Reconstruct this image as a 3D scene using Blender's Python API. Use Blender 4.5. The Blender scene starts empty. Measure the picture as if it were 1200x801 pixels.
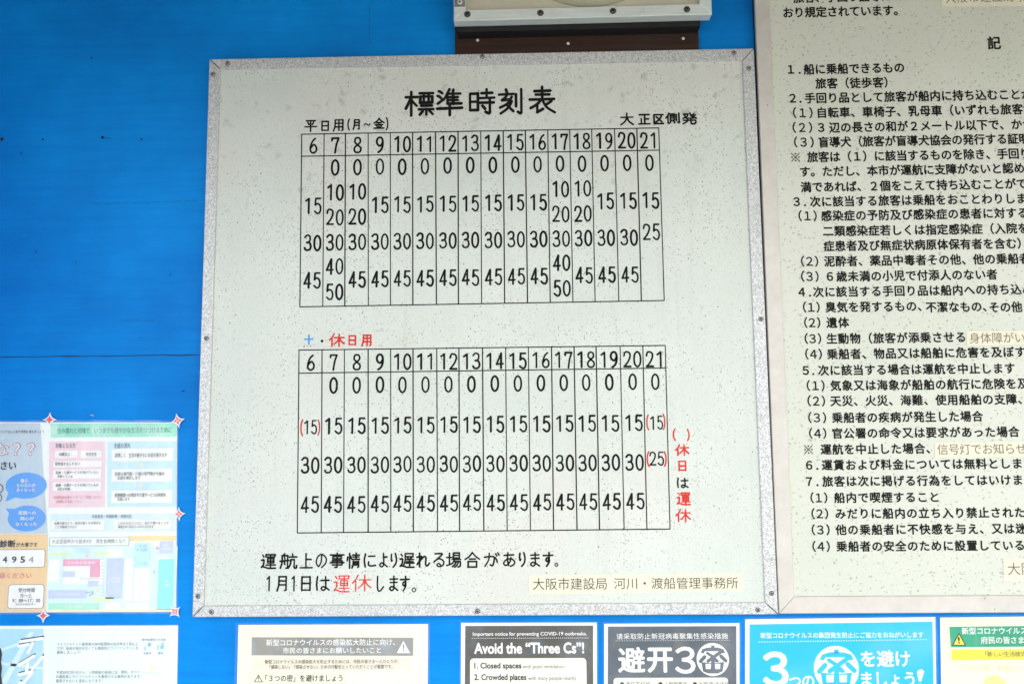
import bpy, math, random
from math import sin, cos, pi, radians
random.seed(7)
SC = bpy.context.scene
COL = SC.collection

# ------------------------------------------------------------------ camera
F_PX = 945.0                      # focal length in photo pixels (photo is 1200 wide)
RX, RY, RZ = radians(5.99), radians(1.24), radians(0.705)
T = (-0.4997, -0.4302, 1.2608)
ZB = 1.25                         # height of the timetable's lower edge above the ground
def _mul(A, B): return [[sum(A[i][k]*B[k][j] for k in range(3)) for j in range(3)] for i in range(3)]
_Rx = [[1,0,0],[0,cos(RX),-sin(RX)],[0,sin(RX),cos(RX)]]
_Ry = [[cos(RY),0,sin(RY)],[0,1,0],[-sin(RY),0,cos(RY)]]
_Rz = [[cos(RZ),-sin(RZ),0],[sin(RZ),cos(RZ),0],[0,0,1]]
RM = _mul(_Rz, _mul(_Ry, _Rx))
CP = [-sum(RM[k][i]*T[k] for k in range(3)) for i in range(3)]     # camera position: right, up, into the wall
from mathutils import Matrix, Vector
def sw(v): return Vector((v[0], v[2], v[1]))
cam_d = bpy.data.cameras.new('camera'); cam = bpy.data.objects.new('camera', cam_d); COL.objects.link(cam)
r_, u_, f_ = sw(RM[0]), sw(RM[1]), sw(RM[2])
cam.matrix_world = Matrix(((r_.x, u_.x, -f_.x, CP[0]), (r_.y, u_.y, -f_.y, CP[2]), (r_.z, u_.z, -f_.z, CP[1]+ZB), (0,0,0,1)))
cam_d.sensor_width = 36; cam_d.lens = F_PX/1200*36; cam_d.clip_start = 0.01; cam_d.clip_end = 2000
SC.camera = cam

# ------------------------------------------------------------------ daylight
SUN_EL, SUN_AZ = radians(52), radians(25)      # high sun behind the shelter: the notices stand in its open shade
W = bpy.data.worlds.new('World'); SC.world = W; W.use_nodes = True
wn = W.node_tree; wn.nodes.clear()
sky = wn.nodes.new('ShaderNodeTexSky'); sky.sky_type = 'NISHITA'; sky.sun_disc = False
sky.sun_elevation = SUN_EL; sky.sun_rotation = SUN_AZ; sky.air_density = 1.0; sky.dust_density = 4.0; sky.ozone_density = 1.0
hs = wn.nodes.new('ShaderNodeHueSaturation'); hs.inputs['Saturation'].default_value = 0.16
bg = wn.nodes.new('ShaderNodeBackground'); bg.inputs['Strength'].default_value = 0.15
wo = wn.nodes.new('ShaderNodeOutputWorld')
wn.links.new(sky.outputs[0], hs.inputs['Color']); wn.links.new(hs.outputs[0], bg.inputs[0]); wn.links.new(bg.outputs[0], wo.inputs[0])
sl = bpy.data.lights.new('sun', 'SUN'); sl.energy = 2.6; sl.angle = radians(0.5); sl.color = (1.0, 0.95, 0.86)
so = bpy.data.objects.new('sun', sl); COL.objects.link(so)
sd = Vector((sin(SUN_AZ)*cos(SUN_EL), cos(SUN_AZ)*cos(SUN_EL), sin(SUN_EL)))
so.location = (0, 0, 30); so.rotation_euler = sd.to_track_quat('Z', 'Y').to_euler()
SC.view_settings.view_transform = 'Standard'; SC.view_settings.look = 'None'
SC.view_settings.exposure = 2.95; SC.view_settings.gamma = 1.0

# ------------------------------------------------------------------ tagging
def tag(o, label=None, cat=None, group=None, kind=None):
    if label: o['label'] = label
    if cat: o['category'] = cat
    if group: o['group'] = group
    if kind: o['kind'] = kind
    return o
def thing(name, label, cat, loc=(0,0,0), group=None):
    o = bpy.data.objects.new(name, None); COL.objects.link(o); o.location = loc; o.empty_display_size = .05
    return tag(o, label, cat, group)

# ------------------------------------------------------------------ pixel -> point on a plane at depth y
def B(px, py, y=0.0):
    d = [(px-600)/F_PX, -(py-400.5)/F_PX, 1.0]
    w = [sum(RM[k][i]*d[k] for k in range(3)) for i in range(3)]
    t = (y-CP[2])/w[2]
    return (CP[0]+t*w[0], CP[1]+t*w[1]+ZB)
def PXM(px, py, y=0.0):            # metres per pixel there
    a, b = B(px-5, py, y), B(px+5, py, y); c, d = B(px, py-5, y), B(px, py+5, y)
    return abs(b[0]-a[0])/10, abs(c[1]-d[1])/10

# ------------------------------------------------------------------ materials
class NT:
    def __init__(s, name):
        s.m = bpy.data.materials.new(name); s.m.use_nodes = True; s.t = s.m.node_tree; s.t.nodes.clear()
        s.out = s.t.nodes.new('ShaderNodeOutputMaterial'); s.bs = s.t.nodes.new('ShaderNodeBsdfPrincipled')
        s.t.links.new(s.bs.outputs[0], s.out.inputs[0]); s.tc = s.t.nodes.new('ShaderNodeTexCoord'); s.P = s.tc.outputs['Object']
    def n(s, typ, ins=None, **kw):
        x = s.t.nodes.new(typ)
        for k, v in kw.items(): setattr(x, k, v)
        for k, v in (ins or {}).items():
            if hasattr(v, 'is_linked') or isinstance(v, bpy.types.NodeSocket): s.t.links.new(v, x.inputs[k])
            else: x.inputs[k].default_value = v
        return x
    def noise(s, scale, detail=3, rough=.55, vec=None, out='Fac'):
        return s.n('ShaderNodeTexNoise', {'Vector': vec or s.P, 'Scale': scale, 'Detail': detail, 'Roughness': rough}).outputs[out]
    def ramp(s, fac, a, b, ca=(0,0,0,1), cb=(1,1,1,1)):
        x = s.n('ShaderNodeValToRGB', {'Fac': fac}); e = x.color_ramp.elements
        e[0].position, e[1].position = a, b; e[0].color, e[1].color = ca, cb
        return x.outputs[0]
    def math(s, op, a, b=0.0):
        return s.n('ShaderNodeMath', {0: a, 1: b}, operation=op).outputs[0]
    def mix(s, fac, a, b, blend='MIX'):
        x = s.n('ShaderNodeMix', data_type='RGBA', blend_type=blend)
        for k, v in ((0, fac), (6, a), (7, b)):
            if isinstance(v, bpy.types.NodeSocket): s.t.links.new(v, x.inputs[k])
            else: x.inputs[k].default_value = v if not isinstance(v, tuple) or len(v) == 4 else (*v, 1)
        return x.outputs[2]
    def mapv(s, sc):
        return s.n('ShaderNodeMapping', {'Vector': s.P, 'Scale': sc}).outputs[0]
    def spots(s, scale, rmin, rmax, keep, vec=None, seed=0.0):
        """round specks of random size: 1 inside a speck; keep = share of cells that carry one"""
        v = s.n('ShaderNodeTexVoronoi', {'Vector': vec or s.P, 'Scale': scale, 'Randomness': 1.0}, feature='F1')
        sep = s.n('ShaderNodeSeparateColor', {0: v.outputs['Color']})
        r = s.math('ADD', s.math('MULTIPLY', sep.outputs[0], rmax-rmin), rmin)
        on = s.math('LESS_THAN', sep.outputs[1], keep)
        r = s.math('MULTIPLY', r, on)
        d = s.n('ShaderNodeMath', {0: s.math('SUBTRACT', r, v.outputs['Distance']), 1: .045}, operation='DIVIDE', use_clamp=True)
        return d.outputs[0]
    def set(s, col=None, rough=.5, spec=.3, metal=0.0, bump=None, bstr=.2, bdist=.001):
        for k, v in (('Base Color', col), ('Roughness', rough), ('Specular IOR Level', spec), ('Metallic', metal)):
            if isinstance(v, bpy.types.NodeSocket): s.t.links.new(v, s.bs.inputs[k])
            elif v is not None: s.bs.inputs[k].default_value = (*v, 1) if isinstance(v, tuple) and len(v) == 3 else v
        if bump is not None:
            b = s.n('ShaderNodeBump', {'Height': bump, 'Strength': bstr, 'Distance': bdist}); s.t.links.new(b.outputs[0], s.bs.inputs['Normal'])
        return s.m
_flat = {}
def ink(c, rough=.6, var=.12, spec=.25, sc=90):
    """printed or painted colour with faint uneven wear"""
    k = (c, rough, var, spec, sc)
    if k not in _flat:
        m = NT('ink'); f = m.noise(sc, 4); g = m.noise(9, 3)
        a = tuple(max(0, x*(1-var)) for x in c); b = tuple(min(.93, x*(1+var)) for x in c)
        col = m.mix(m.ramp(m.math('ADD', m.math('MULTIPLY', f, .5), m.math('MULTIPLY', g, .5)), .3, .7), a, b)
        _flat[k] = m.set(col, rough, spec)
    return _flat[k]

def m_wall():
    m = NT('blue paint on boards')
    g = m.noise(1, 5, .6, m.mapv((5, 5, 110)))         # brush and grain lines along the boards
    bl = m.noise(3.2, 4, .6)
    col = m.mix(m.ramp(bl, .32, .66), (.001, .152, .50), (.002, .265, .73))
    col = m.mix(m.math('MULTIPLY', m.ramp(g, .45, .75), .38), col, (.001, .13, .52))
    fade = m.ramp(m.noise(14, 5, .65, m.mapv((1, 1, 3))), .60, .76)
    col = m.mix(m.math('MULTIPLY', fade, .22), col, (.01, .33, .78))
    st = m.spots(26, .02, .10, .03)
    col = m.mix(m.math('MULTIPLY', st, .6), col, (.004, .05, .14))
    return m.set(col, m.math('ADD', m.math('MULTIPLY', g, .2), .45), .10, bump=m.math('ADD', g, m.math('MULTIPLY', m.noise(60, 4), .5)), bstr=.25, bdist=.0012)
def m_board():
    m = NT('weathered pale green board')
    bl = m.noise(4.5, 5, .62)
    col = m.mix(m.ramp(bl, .32, .7), (.56, .607, .545), (.64, .677, .615))
    col = m.mix(m.math('MULTIPLY', m.ramp(m.noise(3.1, 5), .5, .66), .45), col, (.64, .60, .54))
    fine = m.noise(420, 3, .7)
    col = m.mix(m.math('MULTIPLY', m.ramp(fine, .48, .68), .34), col, (.34, .37, .34))
    # mould blotches, thickest along the top
    sep = m.n('ShaderNodeSeparateXYZ', {0: m.P}).outputs[2]
    top = m.n('ShaderNodeMapRange', {'Value': sep, 'From Min': .52, 'From Max': .80}).outputs[0]
    wob = m.n('ShaderNodeVectorMath', {0: m.n('ShaderNodeTexNoise', {'Vector': m.P, 'Scale': 55., 'Detail': 4.}).outputs['Color'], 'Scale': .030}, operation='SCALE').outputs[0]
    v = m.n('ShaderNodeTexVoronoi', {'Vector': m.n('ShaderNodeVectorMath', {0: m.P, 1: wob}, operation='ADD').outputs[0], 'Scale': 58., 'Randomness': 1.}, feature='F1')
    sp = m.n('ShaderNodeSeparateColor', {0: v.outputs['Color']})
    rad = m.math('ADD', .12, m.math('MULTIPLY', sp.outputs[0], .36))
    bt = m.n('ShaderNodeMath', {0: m.math('SUBTRACT', rad, v.outputs['Distance']), 1: .3}, operation='DIVIDE', use_clamp=True).outputs[0]
    bt = m.math('MULTIPLY', bt, m.math('MULTIPLY', m.math('LESS_THAN', sp.outputs[1], .8), m.ramp(m.noise(7, 3), .32, .52)))
    bt = m.math('MULTIPLY', bt, m.math('MULTIPLY', top, .55))
    col = m.mix(bt, col, (.30, .34, .30))
    stq = m.ramp(m.noise(1, 4, .6, m.mapv((75, 75, 3.2))), .56, .74)
    col = m.mix(m.math('MULTIPLY', stq, .16), col, (.40, .41, .36))
    # scattered black specks in drifts
    dr = m.ramp(m.noise(9, 4, .6), .38, .58)
    s1 = m.math('MULTIPLY', m.spots(290, .08, .36, .40), dr)
    s2 = m.math('MULTIPLY', m.spots(110, .04, .15, .26), m.ramp(m.noise(5, 3), .38, .55))
    col = m.mix(m.math('MULTIPLY', s1, .66), col, (.08, .09, .08))
    col = m.mix(m.math('MULTIPLY', s2, .85), col, (.04, .045, .04))
    return m.set(col, .42, .35, bump=fine, bstr=.08, bdist=.0006)
def m_embossed():
    m = NT('embossed silver strip')
    a = m.noise(620, 2, .6); b = m.noise(150, 2)
    f = m.math('ADD', m.math('MULTIPLY', a, .8), m.math('MULTIPLY', b, .2))
    col = m.mix(m.ramp(f, .38, .6), (.32, .325, .32), (.71, .72, .705))
    col = m.mix(m.math('MULTIPLY', m.ramp(m.noise(6, 3), .45, .7), .3), col, (.46, .47, .45))
    return m.set(col, .45, .5, .25, bump=a, bstr=.5, bdist=.0008)
def m_flecked():
    m = NT('pale green flecked board')
    bl = m.noise(3.5, 4)
    col = m.mix(m.ramp(bl, .3, .7), (.545, .578, .488), (.60, .61, .53))
    w = m.n('ShaderNodeVectorMath', {0: m.P, 1: m.n('ShaderNodeVectorMath', {0: m.n('ShaderNodeTexNoise', {'Vector': m.P, 'Scale': 90.}).outputs['Color'], 'Scale': .012}, operation='SCALE').outputs[0]}, operation='ADD').outputs[0]
    st = m.n('ShaderNodeMapping', {'Vector': w, 'Scale': (1.0, 1, 1.5), 'Rotation': (0, .35, 0)}).outputs[0]
    s1 = m.spots(155, .10, .36, .55, st)
    s2 = m.spots(260, .08, .34, .4, st)
    col = m.mix(m.math('MULTIPLY', s1, .55), col, (.21, .22, .175))
    col = m.mix(m.math('MULTIPLY', s2, .45), col, (.30, .31, .25))
    col = m.mix(m.math('MULTIPLY', m.ramp(m.noise(300, 3), .5, .8), .12), col, (.8, .8, .72))
    return m.set(col, .4, .35)
def m_anodised():
    m = NT('dull warm aluminium')
    g = m.noise(38, 5, .65)
    col = m.mix(m.ramp(g, .3, .75), (.52, .49, .44), (.61, .585, .535))
    col = m.mix(m.math('MULTIPLY', m.spots(60, .03, .13, .12), .7), col, (.25, .22, .18))
    return m.set(col, .48, .45, .15)
def m_alu():
    m = NT('milled aluminium'); g = m.noise(1, 4, .6, m.mapv((14, 200, 260)))
    col = m.mix(m.ramp(g, .3, .75), (.60, .67, .63), (.76, .81, .77))
    col = m.mix(m.math('MULTIPLY', m.ramp(m.noise(40, 5), .56, .75), .5), col, (.42, .43, .38))
    return m.set(col, .42, .5, .2)
def m_wood():
    m = NT('dark brown stained wood'); g = m.noise(1, 6, .65, m.mapv((5, 40, 170)))
    col = m.mix(m.ramp(g, .3, .75), (.016, .008, .006), (.050, .021, .013))
    col = m.mix(m.math('MULTIPLY', m.ramp(m.noise(7, 5), .55, .8), .5), col, (.032, .029, .020))
    return m.set(col, .5, .3, bump=g, bstr=.3)
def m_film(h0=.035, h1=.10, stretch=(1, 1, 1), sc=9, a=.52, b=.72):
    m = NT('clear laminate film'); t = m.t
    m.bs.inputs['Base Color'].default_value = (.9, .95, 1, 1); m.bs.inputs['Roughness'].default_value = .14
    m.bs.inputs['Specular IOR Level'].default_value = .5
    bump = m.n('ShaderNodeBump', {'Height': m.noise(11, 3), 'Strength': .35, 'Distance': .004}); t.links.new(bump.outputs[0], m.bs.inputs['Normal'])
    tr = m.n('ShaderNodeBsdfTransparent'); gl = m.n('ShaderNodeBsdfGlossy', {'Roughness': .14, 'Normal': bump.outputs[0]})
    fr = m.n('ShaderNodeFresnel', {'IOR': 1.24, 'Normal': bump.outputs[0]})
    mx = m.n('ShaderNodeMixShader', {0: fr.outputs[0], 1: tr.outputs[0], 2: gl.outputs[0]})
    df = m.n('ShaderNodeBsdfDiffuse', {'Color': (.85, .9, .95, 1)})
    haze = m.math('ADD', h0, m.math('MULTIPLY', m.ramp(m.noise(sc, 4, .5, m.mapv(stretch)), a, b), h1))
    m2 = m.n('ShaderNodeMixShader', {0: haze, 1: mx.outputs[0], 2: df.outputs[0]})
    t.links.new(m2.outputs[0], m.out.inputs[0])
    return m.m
def m_faded_dark(a, b, c):
    m = NT('sun faded dark print'); f = m.noise(14, 4, .6); g = m.noise(20, 3, .5, m.mapv((1, 1, 1)))
    col = m.mix(m.ramp(f, .35, .62), a, b); col = m.mix(m.math('MULTIPLY', m.ramp(m.noise(30, 4), .54, .7), .6), col, c)
    return m.set(col, .5, .14)
def m_worn(c, amt):
    m = NT('worn brush paint'); t = m.t
    m.bs.inputs['Base Color'].default_value = (*c, 1); m.bs.inputs['Roughness'].default_value = .6; m.bs.inputs['Specular IOR Level'].default_value = .12
    tr = m.n('ShaderNodeBsdfTransparent'); f = m.ramp(m.noise(330, 4, .7), amt, amt+.1)
    mx = m.n('ShaderNodeMixShader', {0: f, 1: m.bs.outputs[0], 2: tr.outputs[0]}); t.links.new(mx.outputs[0], m.out.inputs[0])
    return m.m
def m_ground():
    m = NT('concrete paving'); f = m.noise(3, 6, .65)
    return m.set(m.mix(m.ramp(f, .3, .7), (.12, .12, .115), (.17, .165, .155)), .8, .2, bump=m.noise(40, 5), bstr=.2, bdist=.004)
MW, MBD, ME, MF, MA, MAL, MWD, MFILM, MG = m_wall(), m_board(), m_embossed(), m_flecked(), m_anodised(), m_alu(), m_wood(), m_film(), m_ground()
MBLK = ink((.008, .009, .008), .6, .3, .12); MBLKW = m_worn((.008, .009, .008), .66); MREDW = m_worn((.62, .035, .025), .55)
MRED = m_worn((.60, .040, .030), .62); MBLUW = m_worn((.05, .30, .72), .56)
MGRID = m_worn((.016, .017, .016), .64)
MSCREW = ink((.30, .31, .30), .35, .3, .6); MDARK = ink((.012, .012, .012), .6); MSTEEL = ink((.62, .62, .60), .3, .15, .6)
MSOFFIT = ink((.13, .12, .10), .7)

# ------------------------------------------------------------------ mesh building
class MB:
    def __init__(s): s.v, s.f, s.mi, s.mats, s.k = [], [], [], [], 0
    def m(s, mat):
        if mat not in s.mats: s.mats.append(mat)
        return s.mats.index(mat)
    def face(s, pts, mat):
        b = len(s.v); s.v += pts; s.f.append(tuple(range(b, b+len(pts)))); s.mi.append(s.m(mat))
    def poly(s, pts, y, mat): s.face([(x, y, z) for x, z in pts], mat)          # pts counter-clockwise seen from the front
    def rect(s, x0, z0, x1, z1, y, mat): s.poly([(x0, z0), (x1, z0), (x1, z1), (x0, z1)], y, mat)
    def disc(s, cx, cz, rx, rz, y, mat, n=40, a0=0): s.poly([(cx+rx*cos(a0+2*pi*i/n), cz+rz*sin(a0+2*pi*i/n)) for i in range(n)], y, mat)
    def ring(s, cx, cz, r0, r1, y, mat, n=48):
        for i in range(n):
            a, b = 2*pi*i/n, 2*pi*(i+1)/n
            s.poly([(cx+r0*cos(a), cz+r0*sin(a)), (cx+r1*cos(a), cz+r1*sin(a)), (cx+r1*cos(b), cz+r1*sin(b)), (cx+r0*cos(b), cz+r0*sin(b))], y, mat)
    def glyphs(s, mesh, ox, oz, sx, sz, y, mat, wt=0.0):
        """wt > 0 thickens the strokes by wt em on every side, with rounded corners"""
        i = s.m(mat); e = (0.0,) if wt <= 0 else tuple(2*pi*j/8 for j in range(8))
        for a in e:
            dx, dz = (0, 0) if wt <= 0 else (wt*sx*cos(a), wt*sz*sin(a)); b = len(s.v); yy = y+(s.dy() if wt > 0 else 0)
            s.v += [(ox+x*sx+dx, yy, oz+z*sz+dz) for x, z in mesh[0]]
            for f in mesh[1]: s.f.append(tuple(b+k for k in f)); s.mi.append(i)
    def prism(s, pts, yf, yb, mat, bev=0.0):
        """solid with outline pts (ccw from the front), front edge chamfered"""
        n = len(pts); ins = pts
        if bev:
            ins = []
            for i in range(n):
                p, q, r = pts[i-1], pts[i], pts[(i+1) % n]
                a = Vector((q[0]-p[0], q[1]-p[1])).normalized(); c = Vector((r[0]-q[0], r[1]-q[1])).normalized()
                n1, n2 = Vector((-a.y, a.x)), Vector((-c.y, c.x)); h = (n1+n2); h = h/(max(.25, h.dot(n1)))
                ins.append((q[0]+h.x*bev, q[1]+h.y*bev))
        s.poly(ins, yf, mat)
        for i in range(n):
            a, b = pts[i], pts[(i+1) % n]; c, d = ins[i], ins[(i+1) % n]
            if bev: s.face([(a[0], yf+bev, a[1]), (b[0], yf+bev, b[1]), (d[0], yf, d[1]), (c[0], yf, c[1])], mat)
            s.face([(a[0], yb, a[1]), (b[0], yb, b[1]), (b[0], yf+bev, b[1]), (a[0], yf+bev, a[1])], mat)
        s.poly(list(reversed(pts)), yb, mat)
    def box(s, x0, z0, x1, z1, yf, yb, mat, bev=0.0): s.prism([(x0, z0), (x1, z0), (x1, z1), (x0, z1)], yf, yb, mat, bev)
    def lathe(s, cx, cz, prof, mat, n=20):
        """prof: (radius, y) from the centre outwards"""
        for (r0, y0), (r1, y1) in zip(prof, prof[1:]):
            for i in range(n):
                a, b = 2*pi*i/n, 2*pi*(i+1)/n
                P = lambda r, y, t: (cx+r*cos(t), y, cz+r*sin(t))
                if r0 < 1e-7: s.face([P(r0, y0, 0), P(r1, y1, a), P(r1, y1, b)], mat)
                else: s.face([P(r0, y0, a), P(r1, y1, a), P(r1, y1, b), P(r0, y0, b)], mat)
    def dy(s): s.k = (s.k+1) % 50; return -s.k*3e-6
    def capsule(s, a, b, w, y, mat, n=7):
        d = Vector((b[0]-a[0], b[1]-a[1])); t = math.atan2(d.y, d.x); r = w/2
        pts = [(b[0]+r*cos(t-pi/2+pi*i/n), b[1]+r*sin(t-pi/2+pi*i/n)) for i in range(n+1)]
        pts += [(a[0]+r*cos(t+pi/2+pi*i/n), a[1]+r*sin(t+pi/2+pi*i/n)) for i in range(n+1)]
        s.poly(pts, y+s.dy(), mat)
    def ribbon(s, P, w, y, mat):
        r = w/2; L, R = [], []; n = len(P)
        for i in range(n):
            a, b = P[max(0, i-1)], P[min(n-1, i+1)]
            d = Vector((b[0]-a[0], b[1]-a[1])).normalized(); L.append((P[i][0]-d.y*r, P[i][1]+d.x*r)); R.append((P[i][0]+d.y*r, P[i][1]-d.x*r))
        yy = y+s.dy()
        for i in range(n-1): s.poly([R[i], R[i+1], L[i+1], L[i]], yy, mat)
        for p, q, sg in ((P[0], P[1], pi), (P[-1], P[-2], pi)):
            t = math.atan2(q[1]-p[1], q[0]-p[0])+pi/2
            s.poly([(p[0]+r*cos(t+pi*i/8), p[1]+r*sin(t+pi*i/8)) for i in range(9)], yy, mat)
    def build(s, name, parent=None, smooth=False, label=None, loc=None):
        me = bpy.data.meshes.new(name)
        if parent is not None and loc is None: loc = None
        off = parent.matrix_basis.translation if parent is not None else Vector((0, 0, 0))
        if parent is not None and parent.parent is not None: off = off+parent.parent.matrix_basis.translation
        off = Vector(loc)-off*0 if loc else off
        me.from_pydata([(x-off.x, y-off.y, z-off.z) for x, y, z in s.v], [], s.f)
        for mt in s.mats: me.materials.append(mt)
        me.polygons.foreach_set('material_index', s.mi)
        if smooth: me.polygons.foreach_set('use_smooth', [True]*len(s.f))
        me.update()
        o = bpy.data.objects.new(name, me); COL.objects.link(o)
        if parent is not None: o.parent = parent
        elif loc: o.location = loc
        if label: o['label'] = label
        return o

# ------------------------------------------------------------------ lettering: typeset glyphs (Blender's own font)
_tc = bpy.data.curves.new('type', 'FONT'); _to = bpy.data.objects.new('type', _tc); COL.objects.link(_to); _tc.resolution_u = 3
_sm = {}
def string_mesh(t, wt=0.0, sp=1.0):
    k = (t, wt, sp)
    if k not in _sm:
        _tc.body = t; _tc.offset = min(0.0, wt); _tc.space_character = sp
        bpy.context.view_layer.update()
        me = bpy.data.meshes.new_from_object(_to.evaluated_get(bpy.context.evaluated_depsgraph_get()))
        _sm[k] = ([(v.co.x, v.co.y) for v in me.vertices], [tuple(p.vertices) for p in me.polygons]); bpy.data.meshes.remove(me)
    return _sm[k]
def fit(mb, t, x0, y0, x1, y1, y, mat, wt=0.0, sp=1.0):
    """set string t so that its ink fills the photo-pixel box, level on the board plane at depth y"""
    me = string_mesh(t, min(0.0, wt), sp)
    if not me[0]: return
    wt = max(0.0, wt)
    xs = [v[0] for v in me[0]]; zs = [v[1] for v in me[0]]
    ym, xm = (y0+y1)/2, (x0+x1)/2
    X0, X1 = B(x0, ym, y)[0], B(x1, ym, y)[0]; Z1, Z0 = B(xm, y0, y)[1], B(xm, y1, y)[1]
    sx, sz = (X1-X0)/(max(xs)-min(xs)+2*wt), (Z1-Z0)/(max(zs)-min(zs)+2*wt)
    mb.glyphs(me, X0-(min(xs)-wt)*sx, Z0-(min(zs)-wt)*sz, sx, sz, y, mat, wt)
FULL = {ord(a): ord(a)+0xFEE0 for a in '0123456789'}
def cells(mb, t, x, yc, pitch, size, y, mat, wt=0.0, n=None):
    """one character per cell: first centre at pixel (x, yc), cells pitch pixels apart"""
    t = t.translate(FULL)
    for i, ch in enumerate(t):
        if ch in ' \u3000': continue
        c0 = B(x, yc, y); sx, sz = PXM(x, yc, y)
        cx = c0[0]+i*pitch*sx
        if ch == '※':                              # reference mark: a saltire with four dots
            h = size*.36; w = size*.075*sx
            for a in (1, -1): mb.capsule((cx-h*sx, c0[1]-a*h*sz), (cx+h*sx, c0[1]+a*h*sz), w, y, mat)
            for a, b_ in ((0, 1), (0, -1), (1, 0), (-1, 0)): mb.disc(cx+a*h*.85*sx, c0[1]+b_*h*.85*sz, size*.075*sx, size*.075*sz, y-.0002, mat, 10)
            continue
        me = string_mesh(ch, min(0.0, wt)); xs = [v[0] for v in me[0]]
        ox = .5 if ord(ch) > 255 else (min(xs)+max(xs))/2
        oz = .36 if ord(ch) > 255 else .34
        k = size if ord(ch) > 255 else size*1.12
        mb.glyphs(me, cx-ox*k*sx, c0[1]-oz*k*sz, k*sx, k*sz, y, mat, max(0.0, wt))

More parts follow.
